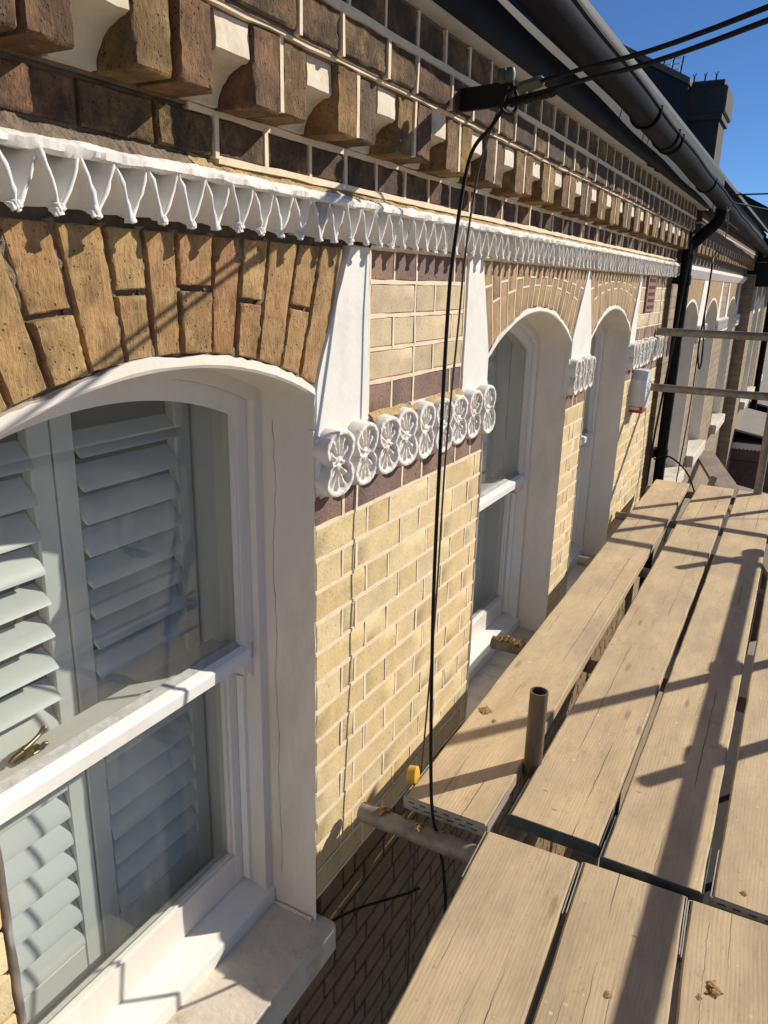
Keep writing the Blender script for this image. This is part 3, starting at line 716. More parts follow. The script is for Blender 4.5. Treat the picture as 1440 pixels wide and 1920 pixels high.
# sandy patch mortar along the top of the band
def rough_strip(name, prof, x0, x1, mat, amp=.004, nx=160, seed=0.0, dz=0.0):
    b = MB(); m = len(prof); rows = []
    for i in range(nx + 1):
        x = x0 + (x1 - x0) * i / nx
        rows.append([(x, y + N((x * 28 + seed, j * 1.3, 0)) * amp + N((x * 90, j, seed)) * amp * .5 + N((x * 260, j * 3, seed)) * amp * .35, z + N((x * 23 + seed, j * 2.1, 5)) * amp + N((x * 190, j * 2.1, 8)) * amp * .4) for j, (y, z) in enumerate(prof)])
    for a, c in zip(rows, rows[1:]): b.add(a + c, [(j, j + 1, m + j + 1, m + j) for j in range(m - 1)])
    return part(b.build(name, mat, smooth=40))
rough_strip('sandy_mortar', [(.01, .198), (-.018, .203), (-.010, .213), (.004, .222)], .226, .757, M['sandmortar'], .004, 80)

# ------------------------------------------------------------------ dogtooth string course
CX0, CX1 = -2.4, XE - .02
TP = .0562
def tooth_mesh(seed):
    r = random.Random(seed + 50); p = TP; H = .068; z0, z1 = -.034, .034
    b = MB(); n = 12; ridge = .0490
    def patch(P0, P1, P2, D, lowz):          # P0 is shared by both ridges; f falls to nothing along P0-P1 and P0-P2
        idx = {}
        for i in range(n + 1):
            for j in range(n + 1 - i):
                a, c = i / n, j / n; t = 1 - a - c
                x = P0[0] * t + P1[0] * a + P2[0] * c; z = P0[1] * t + P1[1] * a + P2[1] * c
                f = (max(0, 2 * math.sqrt(max(0, a * c)) - .13) / .87) ** .72
                k = (z - z0) / H
                x += .10 * p * math.sin(math.pi * min(1, max(0, k))) * .9
                y = -(ridge * (.93 + .07 * k)) + D * f + .0022 * N((x * 70 + seed, z * 90, seed)) * (1 - .5 * f)
                x += .0022 * N((x * 45, z * 110 + seed, 2)); zz = z
                if lowz and t < .02: zz += .013 * f + r.uniform(-.003, .003)
                idx[i, j] = len(b.v); b.v.append((x, y, zz))
        for i in range(n):
            for j in range(n - i):
                b.f.append((idx[i, j], idx[i + 1, j], idx[i, j + 1]))
                if j < n - i - 1: b.f.append((idx[i + 1, j], idx[i + 1, j + 1], idx[i, j + 1]))
    T, T2, B0, B1 = (-.06 * p, z1), (.94 * p, z1), (-.60 * p, z0), (.40 * p, z0)
    patch(T, B0, B1, .044 + r.uniform(-.003, .002), True)
    patch(B1, T2, T, .044 + r.uniform(-.003, .002), False)
    def string(P, Q, r0):                      # thick paint gathered along a ridge
        pts = []; rad = []
        for i in range(9):
            t = i / 8; X = P[0] * (1 - t) + Q[0] * t; Z = P[1] * (1 - t) + Q[1] * t; k = (Z - z0) / H
            X += .10 * p * math.sin(math.pi * min(1, max(0, k))) * .9 + .0022 * N((X * 45, Z * 110 + seed, 2))
            pts.append((X, -(ridge * (.93 + .07 * k)) + .0012 + .0012 * N((X * 80, Z * 120, seed)), Z - (.003 if i == 8 else 0) + (.002 if i == 0 else 0)))
            rad.append(r0 * (1 + .9 * N((t * 5, seed * 2.3, r0 * 900))) * (1.5 if i in (0, 8) else 1))
        b.tube(pts, rad, 6)
    string(T, B1, .0042); string(T2, B1, .0033)
    for k in range(4):                         # clotted paint at the feet of the ridges
        X = B1[0] + r.uniform(-.006, .006); Z = z0 + r.uniform(-.002, .006); q = r.uniform(.003, .0052)
        b.tube([(X - q, -ridge + .010, Z + q), (X - q * .3, -ridge + .003, Z + q * .3), (X, -ridge + .002, Z - q * .4), (X + q * .5, -ridge + .007, Z - q)], [q * .5, q, q * .9, q * .35], 6)
    me = b.mesh('tooth', 70); me.materials.append(M['paint']); return me
teeth = [tooth_mesh(k) for k in range(6)]
dt = MB(); dt.box(CX0, CX1, .006, .03, ZT + .022, .66); string = part(dt.build('string_course', M['paint']))
x = CX0 + TP / 2
while x < CX1 - TP / 2:
    o = link('tooth', teeth[random.randrange(6)], None, string, (x, .0, .6145 + random.uniform(-.0012, .0012))); o.scale = (1.0, random.uniform(.95, 1.05), 1); x += TP
# white fillet over the teeth, with a weathered mortar fall above it
rough_strip('fillet', [(-.030, .645), (-.051, .643), (-.0565, .646), (-.057, .654), (-.050, .661), (-.028, .664)], CX0, CX1, M['paint'], .0036, 1700)
rough_strip('mortar_fall', [(-.043, .659), (-.040, .664), (-.030, .673), (-.024, .680)], CX0, -.36, M['oldmortar'], .005, 500, 3)
rough_strip('mortar_fall', [(-.044, .659), (-.041, .664), (-.030, .672), (-.026, .681)], -.36, CX1, M['sandmortar'], .0045, 1100, 9)
rough_strip('pointing_bed', [(.01, .572), (-.004, .574), (-.010, .581), (-.002, .592)], .215, CX1, M['ribbon'], .003, 260, 6)

# ------------------------------------------------------------------ corbelled brick cornice
cb = MB(); cb.box(CX0, CX1, -.022, .33, .672, .742); cb.box(CX0, CX1, -.030, .33, .742, .856); cb.box(CX0, CX1, -.112, .33, .856, 1.0)
cb.box(CX0, CX1, -.100, .02, .848, .856)
corn = part(cb.build('cornice', M['oldmortar'])); cr_rib = MB()
def course(x0, x1, z0, z1, y, mat, start, seq, old_to=-.36, name='cornice_brick', rough=.003):
    x = start; i = 0
    while x < x1:
        s = seq[i % len(seq)] * random.uniform(.97, 1.03); a, b = max(x, x0), min(x + s, x1)
        if b - a > .03:
            rect_brick(name, a, b, z0 + random.uniform(-.001, .001), z1, y + random.uniform(-.002, .002), mat, corn, rough=rough, ch=.0032, jit=.0011, depth=.06, nu=9, nv=8)
        if b > old_to and b < x1 - .02:
            rib(cr_rib, (b + .005, z0 - .004), (b + .005, z1 + .004), .008, y - .003, y + .03)
        x += s + .010; i += 1
course(CX0, CX1, .684, .736, -.032, M['dark'], CX0 + .02, [.118, .108, .112])
rib(cr_rib, (-.30, .679), (CX1, .679), .011, -.036, 0)
rib(cr_rib, (-.36, .741), (CX1, .741), .010, -.034, 0)
course(CX0, CX1, .861, .921, -.120, M['dark'], CX0 + .09, [.150, .108])
rib(cr_rib, (-.40, .927), (CX1, .927), .012, -.123, -.10); rib(cr_rib, (-.42, .8565), (CX1, .8565), .010, -.110, -.09)
course(CX0, CX1, .933, .992, -.118, M['dark'], CX0 + .05, [.117])
# dentils in pairs with a painted bracket between each pair
PM = .2235; x = -.598 - 8 * PM
def bracket_mesh():
    b = MB(); wd = .070; n = 10
    prof = [(-.070, .053), (-.072, .020), (-.072, .006)]
    for i in range(n + 1):
        a = math.pi / 2 * i / n; prof.append((-.066 + .054 * math.sin(a) * 1.0, .006 - .052 * (1 - math.cos(a)) ** .8 - .004))
    prof += [(.004, -.052), (.004, .053)]
    rows = []
    for k in range(5):
        X = -wd / 2 + wd * k / 4; rows.append([(X + random.uniform(-.0008, .0008), y + random.uniform(-.001, .001), z + random.uniform(-.001, .001)) for y, z in prof])
    m = len(prof)
    for a, c in zip(rows, rows[1:]): b.add(a + c, [(j, (j + 1) % m, m + (j + 1) % m, m + j) for j in range(m)])
    b.add(rows[0], [tuple(range(m))]); b.add(rows[-1], [tuple(range(m))])
    me = b.mesh('bracket', 30); me.materials.append(M['bracket']); return me
brs = [bracket_mesh() for _ in range(3)]
while x < CX1 - .2:
    o = link('bracket', brs[random.randrange(3)], None, corn, (x + .035, -.0285, .7985))
    o.scale = (1, random.uniform(.93, 1.03), 1)
    for k in range(2):
        a = x + .072 + k * .0755 + random.uniform(-.002, .002)
        rect_brick('dentil', a, a + .0655, .746 + random.uniform(-.003, .003), .850, -.104 + random.uniform(-.003, .003), M['dentil'], corn, rough=.0032, ch=.0034, jit=.0010, depth=.075, nu=8, nv=10)
    if x > -.45:
        rib(cr_rib, (x + .1425, .750), (x + .1425, .852), .009, -.105, -.04)
    x += PM
part(cr_rib.build('cornice_pointing', M['ribbon']))['kind'] = 'stuff'

# ------------------------------------------------------------------ eaves: grey soffit strip, black fascia, gutter, downpipe
b = MB(); nx = 90; rows = []
for i in range(nx + 1):
    X = CX0 - .3 + (CX1 + .25 - CX0 + .3) * i / nx
    bite = 0
    for c0, wd, dp in ((1.19, .03, .017), (2.35, .05, .015), (2.5, .03, .010)):
        bite += dp * max(0, 1 - abs(X - c0) / wd)
    rows.append([(X, -.100, 1.000), (X, -.1525 + bite, .999), (X, -.1525 + bite, 1.004), (X, -.100, 1.010)])
for a, c in zip(rows, rows[1:]): b.add(a + c, [(j, (j + 1) % 4, 4 + (j + 1) % 4, 4 + j) for j in range(4)])
part(b.build('soffit_strip', M['greyboard']))
b = MB(); b.box(-2.6, XE + .2, -.180, -.153, 1.005, 1.21); b.box(-2.6, XE + .2, -.1525, .3, 1.0105, 1.02); b.box(-2.6, XE + .2, -.232, -.1802, 1.135, 1.186); part(b.build('fascia', M['black']))  # last box is an added black strip standing in for shade behind the gutter
def gutter(x0, x1, z0, z1, yc=-.258, r=.045):
    b = MB(); n = 16; ob = []
    prof = [(yc - r * math.cos(math.pi * i / n), -r * 1.05 * math.sin(math.pi * i / n)) for i in range(n + 1)]
    prof = [(prof[0][0] + .0, .012), (prof[0][0] - .006, .012), (prof[0][0] - .006, .004)] + prof + [(prof[-1][0], .012), (prof[-1][0] - .004, .012)]
    prof += [(yc + (r - .004) * math.cos(math.pi * i / n), -(r - .004) * 1.05 * math.sin(math.pi * i / n)) for i in range(n + 1)]
    m = len(prof); k = 40
    rows = [[(x0 + (x1 - x0) * i / k, y, z + z0 + (z1 - z0) * i / k + .004 * math.sin(i * .9)) for y, z in prof] for i in range(k + 1)]
    for a, c in zip(rows, rows[1:]): b.add(a + c, [(j, (j + 1) % m, m + (j + 1) % m, m + j) for j in range(m)])
    b.add(rows[0], [tuple(range(m))]); b.add(rows[-1], [tuple(range(m))])
    return b.build('gutter', M['gutter'], smooth=50)
gz = lambda X: 1.116 - (X + 1) * .0165
gut = part(gutter(-2.6, XE + .1, gz(-2.6), gz(XE + .1)))
for X in (-.3, 1.62, 2.02, 2.12, 3.3):
    b = MB(); pts = [(X, -.258 - .0495 * math.cos(math.pi * i / 14), gz(X) - .051 * math.sin(math.pi * i / 14)) for i in range(15)]
    b.tube([(X, -.309, gz(X) + .016)] + pts + [(X, -.187, gz(X) + .016)], .0048, 8); b.build('gutter_clip', M['pipe'], gut, smooth=50)
b = MB(); b.tube(smooth_path([(4.24, -.247, 1.0), (4.24, -.245, .93), (4.24, -.16, .84), (4.24, -.085, .76)]), .036, 16)
b.tube([(4.24, -.085, .77), (4.24, -.085, -4.55)], .036, 16)
dp = part(b.build('downpipe', M['pipe'], smooth=50))
for Z in (.56, -.60, -2.2):
    b = MB(); b.tube([(4.24, -.085, Z - .03), (4.24, -.085, Z + .03)], .042, 16); b.box(4.16, 4.32, -.05, -.02, Z - .025, Z + .025); b.build('pipe_collar', M['pipe'], dp, smooth=50)

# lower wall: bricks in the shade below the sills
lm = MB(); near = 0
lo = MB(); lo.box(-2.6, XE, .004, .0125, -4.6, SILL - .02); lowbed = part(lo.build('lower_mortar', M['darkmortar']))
for c in range(30):
    z1 = .0 + PITCH - (14 + c) * PITCH - .005; z0 = z1 - PITCH + .010
    if z1 > SILL - .1: segs = [(0.03, .93), (1.94, 2.2), (3.12, XE - .06)]
    else: segs = [(-.8, XE - .06)]
    for sa, sb in segs:
        for a, b_ in lay(sa, sb, c % 2 == 0):
            if a > 1.75 or b_ < -.35 or c > 14:
                lm.add(*(lambda V, F: ([(x_ + (a + b_) / 2, y_, z_ + (z0 + z1) / 2) for x_, y_, z_ in V], F))(*quad_brick([(-(b_ - a) / 2, -(z1 - z0) / 2), ((b_ - a) / 2, -(z1 - z0) / 2), ((b_ - a) / 2, (z1 - z0) / 2), (-(b_ - a) / 2, (z1 - z0) / 2)], 3, 3, .004, .001, .012, 0, c)))
            elif near < 24 and -.2 < a < 1.3:
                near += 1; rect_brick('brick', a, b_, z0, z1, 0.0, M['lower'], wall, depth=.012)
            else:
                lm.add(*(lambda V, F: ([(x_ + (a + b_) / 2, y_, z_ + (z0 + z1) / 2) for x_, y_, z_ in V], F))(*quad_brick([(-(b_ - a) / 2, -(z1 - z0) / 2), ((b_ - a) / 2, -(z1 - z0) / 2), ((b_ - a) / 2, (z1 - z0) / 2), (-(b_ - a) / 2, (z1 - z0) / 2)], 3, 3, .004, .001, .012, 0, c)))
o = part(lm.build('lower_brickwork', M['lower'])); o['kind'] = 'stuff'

# terracotta air brick in the far pier
b = MB(); b.box(3.40, 3.66, -.012, .02, .37, .575, .004); ab = part(b.build('air_brick', M['vent']))
for i in range(5):
    b = MB(); b.box(3.44, 3.62, -.0145, -.006, .392 + i * .037, .408 + i * .037); b.build('vent_slot', M['ventdark'], ab)

# ------------------------------------------------------------------ shutters behind the glass
def blade_mesh(L, wd=.076, th=.011):
    b = MB(); n = 12; prof = [(wd / 2 * math.cos(2 * math.pi * i / n), th / 2 * math.sin(2 * math.pi * i / n)) for i in range(n)]
    b.extr(prof, -L / 2, L / 2); me = b.mesh('louvre', 50); me.materials.append(M['louvre']); return me
def shutter(x0, x1, z0, z1, label, y=.318, ang=lambda z: 55, grp='plantation shutters inside the windows', pitch=.0655):
    t = thing('shutter', label, 'shutter', ((x0 + x1) / 2, y, z0), grp); xc = (x0 + x1) / 2; st = .046
    P = lambda b, nm: b.build(nm, M['louvre'], t)
    for sx in (-1, 1):
        b = MB(); e = sx * (x1 - x0) / 2; b.box(min(e, e - sx * st), max(e, e - sx * st), -.014, .014, 0, z1 - z0, .003); P(b, 'stile')
    b = MB(); b.box(-(x1 - x0) / 2 + st, (x1 - x0) / 2 - st, -.013, .013, .0, .075, .002); P(b, 'rail')
    b = MB(); b.box(-(x1 - x0) / 2 + st, (x1 - x0) / 2 - st, -.013, .013, z1 - z0 - .06, z1 - z0, .002); P(b, 'rail')
    me = blade_mesh(x1 - x0 - 2 * st - .004); z = .115
    while z < z1 - z0 - .10:
        o = link('louvre', me, None, t, (0, 0, z)); o.rotation_euler = (math.radians(ang(z + z0)), 0, 0); z += pitch
    return t
for k, op in enumerate(OPEN):
    nm = ['first window from the camera', 'second arched window', 'third arched window'][k]
    x0, x1 = op[0] + .028, op[1] - .028; xm = (x0 + x1) / 2
    up = lambda z: 44 if z > -.28 else 62
    up2 = lambda z: 30 if -.30 < z < -.02 else (46 if z >= -.02 else 66)
    shutter(x0, xm - .002, -.955, op[2] + .055, 'white louvred shutter panel, left half of the ' + nm, ang=up2)
    shutter(xm + .002, x1, -.955, op[2] + .055, 'white louvred shutter panel, right half of the ' + nm, ang=up)

# ------------------------------------------------------------------ neighbour houses further along
def far_house(name, label, x0, x1, y, ops, panels, extra=None):
    t = thing(name, label, 'house', (x0, y, -4.6))
    inv = Matrix.Translation((-x0, 0, 4.6))
    def pf(o): o.parent = t; o.matrix_parent_inverse = inv; return o
    pf(wall_body(M['farbrick'], ops, x0, x1, .70, -4.6, 0.0, .33))
    b = MB(); b.box(x0 + .05, x1 - .05, .331, 3.0, -1.3, .95); pf(b.build('room', M['room']))
    for op in ops:
        I = outline(op, SILL - .02, 0, 24); b = MB()
        O2 = outline(op, SILL - .02, -.022, 24)
        O2 = [(p[0] if z_ > op[2] else q[0] + (-.006 if p[0] < q[0] else .006), p[1]) for p, q, z_ in zip(O2, I, [p[1] for p in O2])]
        ring(b, O2, I, -.006, .135, outer=False); pf(b.build('reveal', M['reveal'], smooth=30))
        sash_window(op, pf, n=16)
        b = MB(); b.box(op[0] - .02, op[1] + .02, -.075, .13, SILL - .11, SILL - .002, .006); pf(b.build('stone_sill', M['stone']))
        # arch of fanned bricks, each brick a wedge
        A = arc(op[0], op[1], op[2], op[3], -.02, 15); b = MB(); e0, e1 = op[0] - .1, op[1] + .1
        for i in range(15):
            p, q = A[i], A[i + 1]; tp, tq = e0 + (e1 - e0) * i / 15, e0 + (e1 - e0) * (i + 1) / 15
            s = .0028; b.prism([(p[0] + s, p[1]), (q[0] - s, q[1]), (tq - s, ZT), (tp + s, ZT)], -.004, .01)
        pf(b.build('arch', M['archfar']))
    for poly in panels:
        b = MB(); b.prism(poly, -.008, .01); pf(b.build('plaster_wedge', M['paint']))
    b = MB(); b.extr([(0.0, ZT + .003), (-.008, ZT + .003), (-.050, .642), (-.050, .662), (-.028, .672), (0, .672)], x0 + .1, x1 - .05); pf(b.build('string_course', M['paint']))
    b = MB(); b.box(x0 + .1, x1, -.032, .3, .6725, .742); b.box(x0 + .1, x1, -.03, .3, .742, .856); b.box(x0 + .1, x1, -.12, .3, .856, .996); cn = pf(b.build('cornice', M['fardark']))
    b = MB(); q = MB(); X = x0 + .15
    while X < x1 - .16:
        for k in range(2): a = X + .072 + k * .0755; b.box(a, a + .0655, -.104, -.02, .746, .852)
        q.box(X + .004, X + .066, -.101, -.02, .80, .852); X += PM
    o = b.build('dentil_row', M['dentil'], cn); o['kind'] = 'stuff'
    o = q.build('bracket_row', M['bracket'], cn); o['kind'] = 'stuff'
    b = MB(); b.box(x0 + .06, x1, -.102, .02, .853, .8555); b.box(x0 + .06, x1, -.1225, -.05, .922, .930); b.build('cornice_pointing', M['ribbon'], cn)
    return t, pf
O2 = [(4.93, 5.86, .28, .128), (6.42, 7.35, .28, .128), (8.42, 9.42, .28, .128)]
zt = ZT - .002
h2, pf2 = far_house('terraced_house', 'second brick house beyond the black downpipe with three arched white windows', XE + .16, 10.0, .0, O2,
    [[(4.66, .20), (4.925, .20), (4.925, .29), (4.81, zt), (4.70, zt)], [(5.865, .20), (6.415, .20), (6.415, .29), (6.30, zt), (5.98, zt), (5.865, .29)],
     [(7.355, .20), (7.58, .20), (7.56, zt), (7.46, zt), (7.355, .29)], [(8.20, .20), (8.415, .20), (8.415, .29), (8.31, zt), (8.22, zt)], [(9.425, .20), (9.70, .20), (9.66, zt), (9.54, zt), (9.425, .29)]])
for xa, xb, n in ((4.45, 4.92, 4), (5.87, 6.41, 5), (7.36, 8.41, 9), (9.43, 9.95, 5)):
    bk = MB(); bk.box(xa, xb, -.006, .02, .075, .205); bd = pf2(bk.build('rosette_band', M['rosette']))
    for i in range(n):
        o = link('rosette', ros[i % 4], None, bd, (xa + (i + .5) * (xb - xa) / n, -.004, .139)); o.scale = ((xb - xa) / n / .107, 1, 1)
b = MB(); b.box(XE + .3, 10.3, -.153 - .02, -.153, 1.005, 1.20); b.box(XE + .3, 10.3, -.152, .3, 1.0, 1.02); pf2(b.build('fascia', M['black']))
pf2(gutter(XE + .14, 10.4, gz(XE + .14) - .01, gz(XE + .14) - .09))
# chimney and party parapet
b = MB(); b.box(10.0, 10.62, .56, 1.45, 1.3, 2.55); b.box(9.95, 10.67, .53, 1.5, 2.55, 2.62); b.box(9.92, 10.70, .50, 1.52, 2.62, 2.93, .02); b.box(9.97, 10.65, .55, 1.48, 2.93, 3.0)
ch = pf2(b.build('chimney', M['chimney']))
for i in range(6):
    b = MB(); xx, yy = 9.99, .66 + i * .13; b.tube([(xx, yy, 2.99), (xx, yy, 3.045)], .010, 6); b.tube([(xx, yy, 3.045), (xx - .03, yy - .02, 3.09)], .006, 5); b.tube([(xx, yy, 3.045), (xx + .03, yy + .02, 3.09)], .006, 5); b.build('bird_spike', M['pipe'], ch)
b = MB(); py = [(.95, 1.2), (.95, 2.93), (3.6, 4.32), (3.6, 1.2)]
b.extr(py, 9.78, 10.02); pf2(b.build('parapet', M['render']))
b = MB(); b.extr([(.93, 2.925), (.93, 3.0), (3.6, 4.40), (3.6, 4.325)], 9.74, 10.06); pf2(b.build('coping', M['coping']))
# third house, set slightly forward
O3 = [(10.75, 11.6, .28, .128), (12.0, 12.85, .28, .128), (14.2, 15.1, .28, .128)]
h3, pf3 = far_house('terraced_house', 'farthest brick house set slightly forward at the right edge behind the scaffold rails', 10.02, 17.0, -.14, O3,
    [[(10.45, .20), (10.745, .20), (10.745, .29), (10.64, zt), (10.5, zt)], [(11.605, .20), (11.995, .20), (11.995, .29), (11.89, zt), (11.71, zt), (11.605, .29)]])
h3.location.y = -.14
for o in h3.children: o.matrix_parent_inverse = Matrix.Translation((-10.02, 0, 4.6))
b = MB(); b.box(10.1, 17.2, -.62, .3, .80, 1.15); b.extr([(-.62, 1.15), (-.62, 1.2), (4, 3.6), (4, 3.5)], 10.1, 17.2); b.box(10.1, 10.14, -.55, .1, .55, .80); pf3(b.build('eaves', M['black']))
b = MB(); b.tube([(13.3, -.08, .8), (13.3, -.08, -4.5)], .05, 12); pf3(b.build('downpipe', M['pipe'], smooth=50))
# ground floor bays of the far houses: lead roofs with scalloped trim
def bay(xa, xb, ya, zr, pf, base):
    b = MB(); b.box(xa + .1, xb - .1, ya + .08, 0.0, -4.6, zr - .42); bd = pf(b.build('bay_wall', M['fardark']))
    b = MB(); b.extr([(0, zr + .05), (ya, zr - .10), (ya, zr - .13), (0, zr + .02)], xa, xb); b.build('bay_roof', M['lead'], bd)
    b = MB(); b.box(xa + .03, xb - .03, ya + .015, 0, zr - .40, zr - .135); b.build('bay_cornice', M['fardark'], bd)
    b = MB(); m = 16; pts = []
    X0, X1 = xa + .01, xb - .01
    for i in range(m):
        c = ya + .02 + (0 - ya - .02) * (i + .5) / m; hw = (0 - ya - .02) / m / 2
        b.tube([(xa - .004, c, zr - .215), (xa + .03, c, zr - .215)], hw * .98, 8)
    b.box(xa, xa + .026, ya + .02, 0, zr - .212, zr - .15); b.build('scalloped_trim', M['paint'], bd)
bay(10.6, 12.9, -.85, -1.45, pf3, -.14); bay(13.4, 15.4, -.85, -1.40, pf3, -.14)
bay(8.5, 9.7, -.9, -2.0, pf2, 0)
b = MB(); b.prism([(8.2, -2.55), (8.25, -2.55), (8.25, -1.95), (8.2, -1.95)], -1.0, -.05); pf2(b.build('porch_panel', M['paint']))

# folding ladder on the roof
lad = thing('roof_ladder', 'small white ladder frame standing against the sky on the far parapet', 'ladder', (9.9, 1.20, 3.10))
for s_ in (-.11, .0, .11):
    b = MB(); b.tube([(0, s_, -.05 + s_ * .52), (-.03, s_ - .03, .18)], .009, 6); b.build('rail', M['pipe'], lad)
for i in range(3):
    for s_ in (-.11, 0):
        q_ = -.012 * i; zz = .03 + .062 * i
        b = MB(); b.box(-.016 + q_, .0 + q_, s_ + .011 + q_, s_ + .099 + q_, zz, zz + .018); b.build('rung', M['whiteplastic'], lad)

# ------------------------------------------------------------------ alarm box
al = thing('alarm_box', 'white alarm box with red base on the brick pier beside the downpipe', 'alarm box', (3.40, 0, -.2))
def hexcase(z0, z1, cut, y1, grow=0):
    b = MB(); o_ = [(-.07, z0), (.07, z0), (.10, z0 + .08), (.10, z1 - .055), (.06, z1), (-.06, z1), (-.10, z1 - .055), (-.10, z0 + .08)]
    i_ = [(x * .82, z0 + .01 + (z - z0) * .93) for x, z in o_]; n = 8
    b.add([(x, 0, z) for x, z in o_] + [(x, -.055, z) for x, z in o_] + [(x, -y1, z) for x, z in i_],
          [(k, (k + 1) % n, n + (k + 1) % n, n + k) for k in range(n)] + [(n + k, n + (k + 1) % n, 2 * n + (k + 1) % n, 2 * n + k) for k in range(n)] + [tuple(range(2 * n, 3 * n)), tuple(range(n - 1, -1, -1))])
    return b
hexcase(.02, .25, 0, .082).build('case', M['alarm'], al)
b = MB(); b.prism([(-.058, .0), (.058, .0), (.078, .040), (-.078, .040)], -.072, -.001); b.build('red_lens', M['red'], al)
b = MB(); b.tube([(-.02, -.0835, .13), (.03, -.0835, .16), (.05, -.0835, .14)], .006, 6); b.tube([(-.05, -.0835, .15), (.0, -.0835, .19), (.06, -.0835, .175)], .005, 6); b.build('printed_mark', M['greyboard'], al)

# ------------------------------------------------------------------ scaffold
ZB = -.730
def board(x0, x1, y0, y1, label, plates=(1, 0), pm='plate', mat='wood', z=ZB, th=.038, rot=0.0, tilt=0.0, seed=0):
    t = thing('scaffold_board', label, 'scaffold board', (x0, (y0 + y1) / 2, z), 'scaffold boards')
    L = x1 - x0; hw = (y1 - y0) / 2; n = max(10, int(L / .05)); b = MB(); m = 8
    rows = []
    for i in range(n + 1):
        x = L * i / n; e = .004
        l_ = -hw + N((x * 6 + seed, 0, 1)) * .0022 + N((x * 25 + seed, 0, 1)) * .0010; r_ = hw + N((x * 6 + seed, 3, 1)) * .0022 + N((x * 25 + seed, 4, 1)) * .0010
        cup = N((x * 1.5 + seed, 1, 0)) * .0015
        rows.append([(x, l_, -th + .004), (x, l_ , -e), (x, l_ + e, cup), (x, 0, cup * .3), (x, r_ - e, cup), (x, r_, -e), (x, r_, -th + .004), (x, r_ - .004, -th), (x, l_ + .004, -th)])
    m = 9
    for a, c in zip(rows, rows[1:]): b.add(a + c, [(j, (j + 1) % m, m + (j + 1) % m, m + j) for j in range(m)])
    b.add(rows[0], [tuple(range(m))]); b.add(rows[-1], [tuple(range(m))])
    b.build('plank', M[mat], t, smooth=30)
    for e, on in zip((0, 1), plates):
        if not on: continue
        X = 0 if e == 0 else L; sg = 1 if e == 0 else -1
        q = MB(); h0, h1 = -th + .002, -.003
        q.box(min(X, X - sg * .0022), max(X, X - sg * .0022), -hw - .002, hw + .002, h0, h1)
        for s in (-1, 1): q.box(min(X, X + sg * .16), max(X, X + sg * .16), s * (hw + .0035) - .0012, s * (hw + .0035) + .0012, h0, h1)
        pl = q.build('end_band', M[pm], t)
        for r_ in range(2 if pm == 'plate' else 0):
            for k in range(6):
                yy = -hw + .02 + k * (2 * hw - .04) / 5.6 + .012 * r_; zz = h0 + .010 + r_ * .012
                s_ = MB(); s_.box(min(X - sg * .0030, X), max(X - sg * .0030, X), yy, yy + .017, zz, zz + .0026); s_.build('slot', M['slot'], pl)
    t.rotation_euler = (tilt, 0, rot)
    return t
board(.190, 3.985, -.366, -.150, 'pale scaffold board closest to the brick pier, beyond the joint, beside the short upright tube', (1, 0), rot=.0115, seed=1)
board(.255, 3.99, -.618, -.404, 'cracked scaffold board second from the wall beyond the joint with blue end band', (1, 0), 'blueplate', seed=22, rot=.0065, z=ZB + .003)
board(.226, 3.98, -.846, -.634, 'scaffold board third from the wall beyond the joint crossed lengthwise by a wide shadow', (1, 0), 'blueplate', seed=37, rot=.004, z=ZB + .001)
board(.228, 3.97, -1.082, -.868, 'scaffold board at the right edge beyond the joint, fourth from the wall', (1, 0), seed=43)
board(.231, 3.97, -1.32, -1.105, 'outermost scaffold board beyond the joint, fifth from the wall', (0, 0), seed=57)
board(-2.2, 0.186, -0.6978, -0.4838, 'near scaffold board with long split and knot, closest to the stone sill', (0, 1), rot=.046, seed=64, z=ZB - .006)
board(-2.2, 0.200, -0.9274, -0.7124, 'near scaffold board second from the wall with a wide shadow across it', (0, 1), rot=.046, seed=78, z=ZB - .004)
board(-2.2, 0.206, -1.1557, -0.9387, 'near scaffold board third from the wall with an orange mortar lump on it', (0, 1), rot=.046, seed=82, z=ZB - .005)
board(-2.2, 0.206, -1.3957, -1.1767, 'near scaffold board fourth from the wall, at the outer side', (0, 0), rot=.046, seed=95, z=ZB - .005)
board(3.2, 8.2, -1.30, -1.085, 'grey weathered board on a lower lift past the end of the platform', (0, 0), mat='oldwood', z=-1.28, rot=.24, seed=103)
ORD = ['first', 'second', 'third', 'fourth', 'fifth', 'sixth', 'seventh']
for i in range(7):  # lower deck widened to cover the sunlit ground, its shade put into the colour
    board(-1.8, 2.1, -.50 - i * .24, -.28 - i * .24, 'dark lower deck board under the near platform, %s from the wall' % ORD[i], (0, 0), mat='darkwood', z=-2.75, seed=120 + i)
    board(2.15, 6.0, -.52 - i * .24, -.30 - i * .24, 'dark lower deck board under the far platform, %s from the wall' % ORD[i], (0, 0), mat='darkwood', z=-2.75, seed=140 + i)

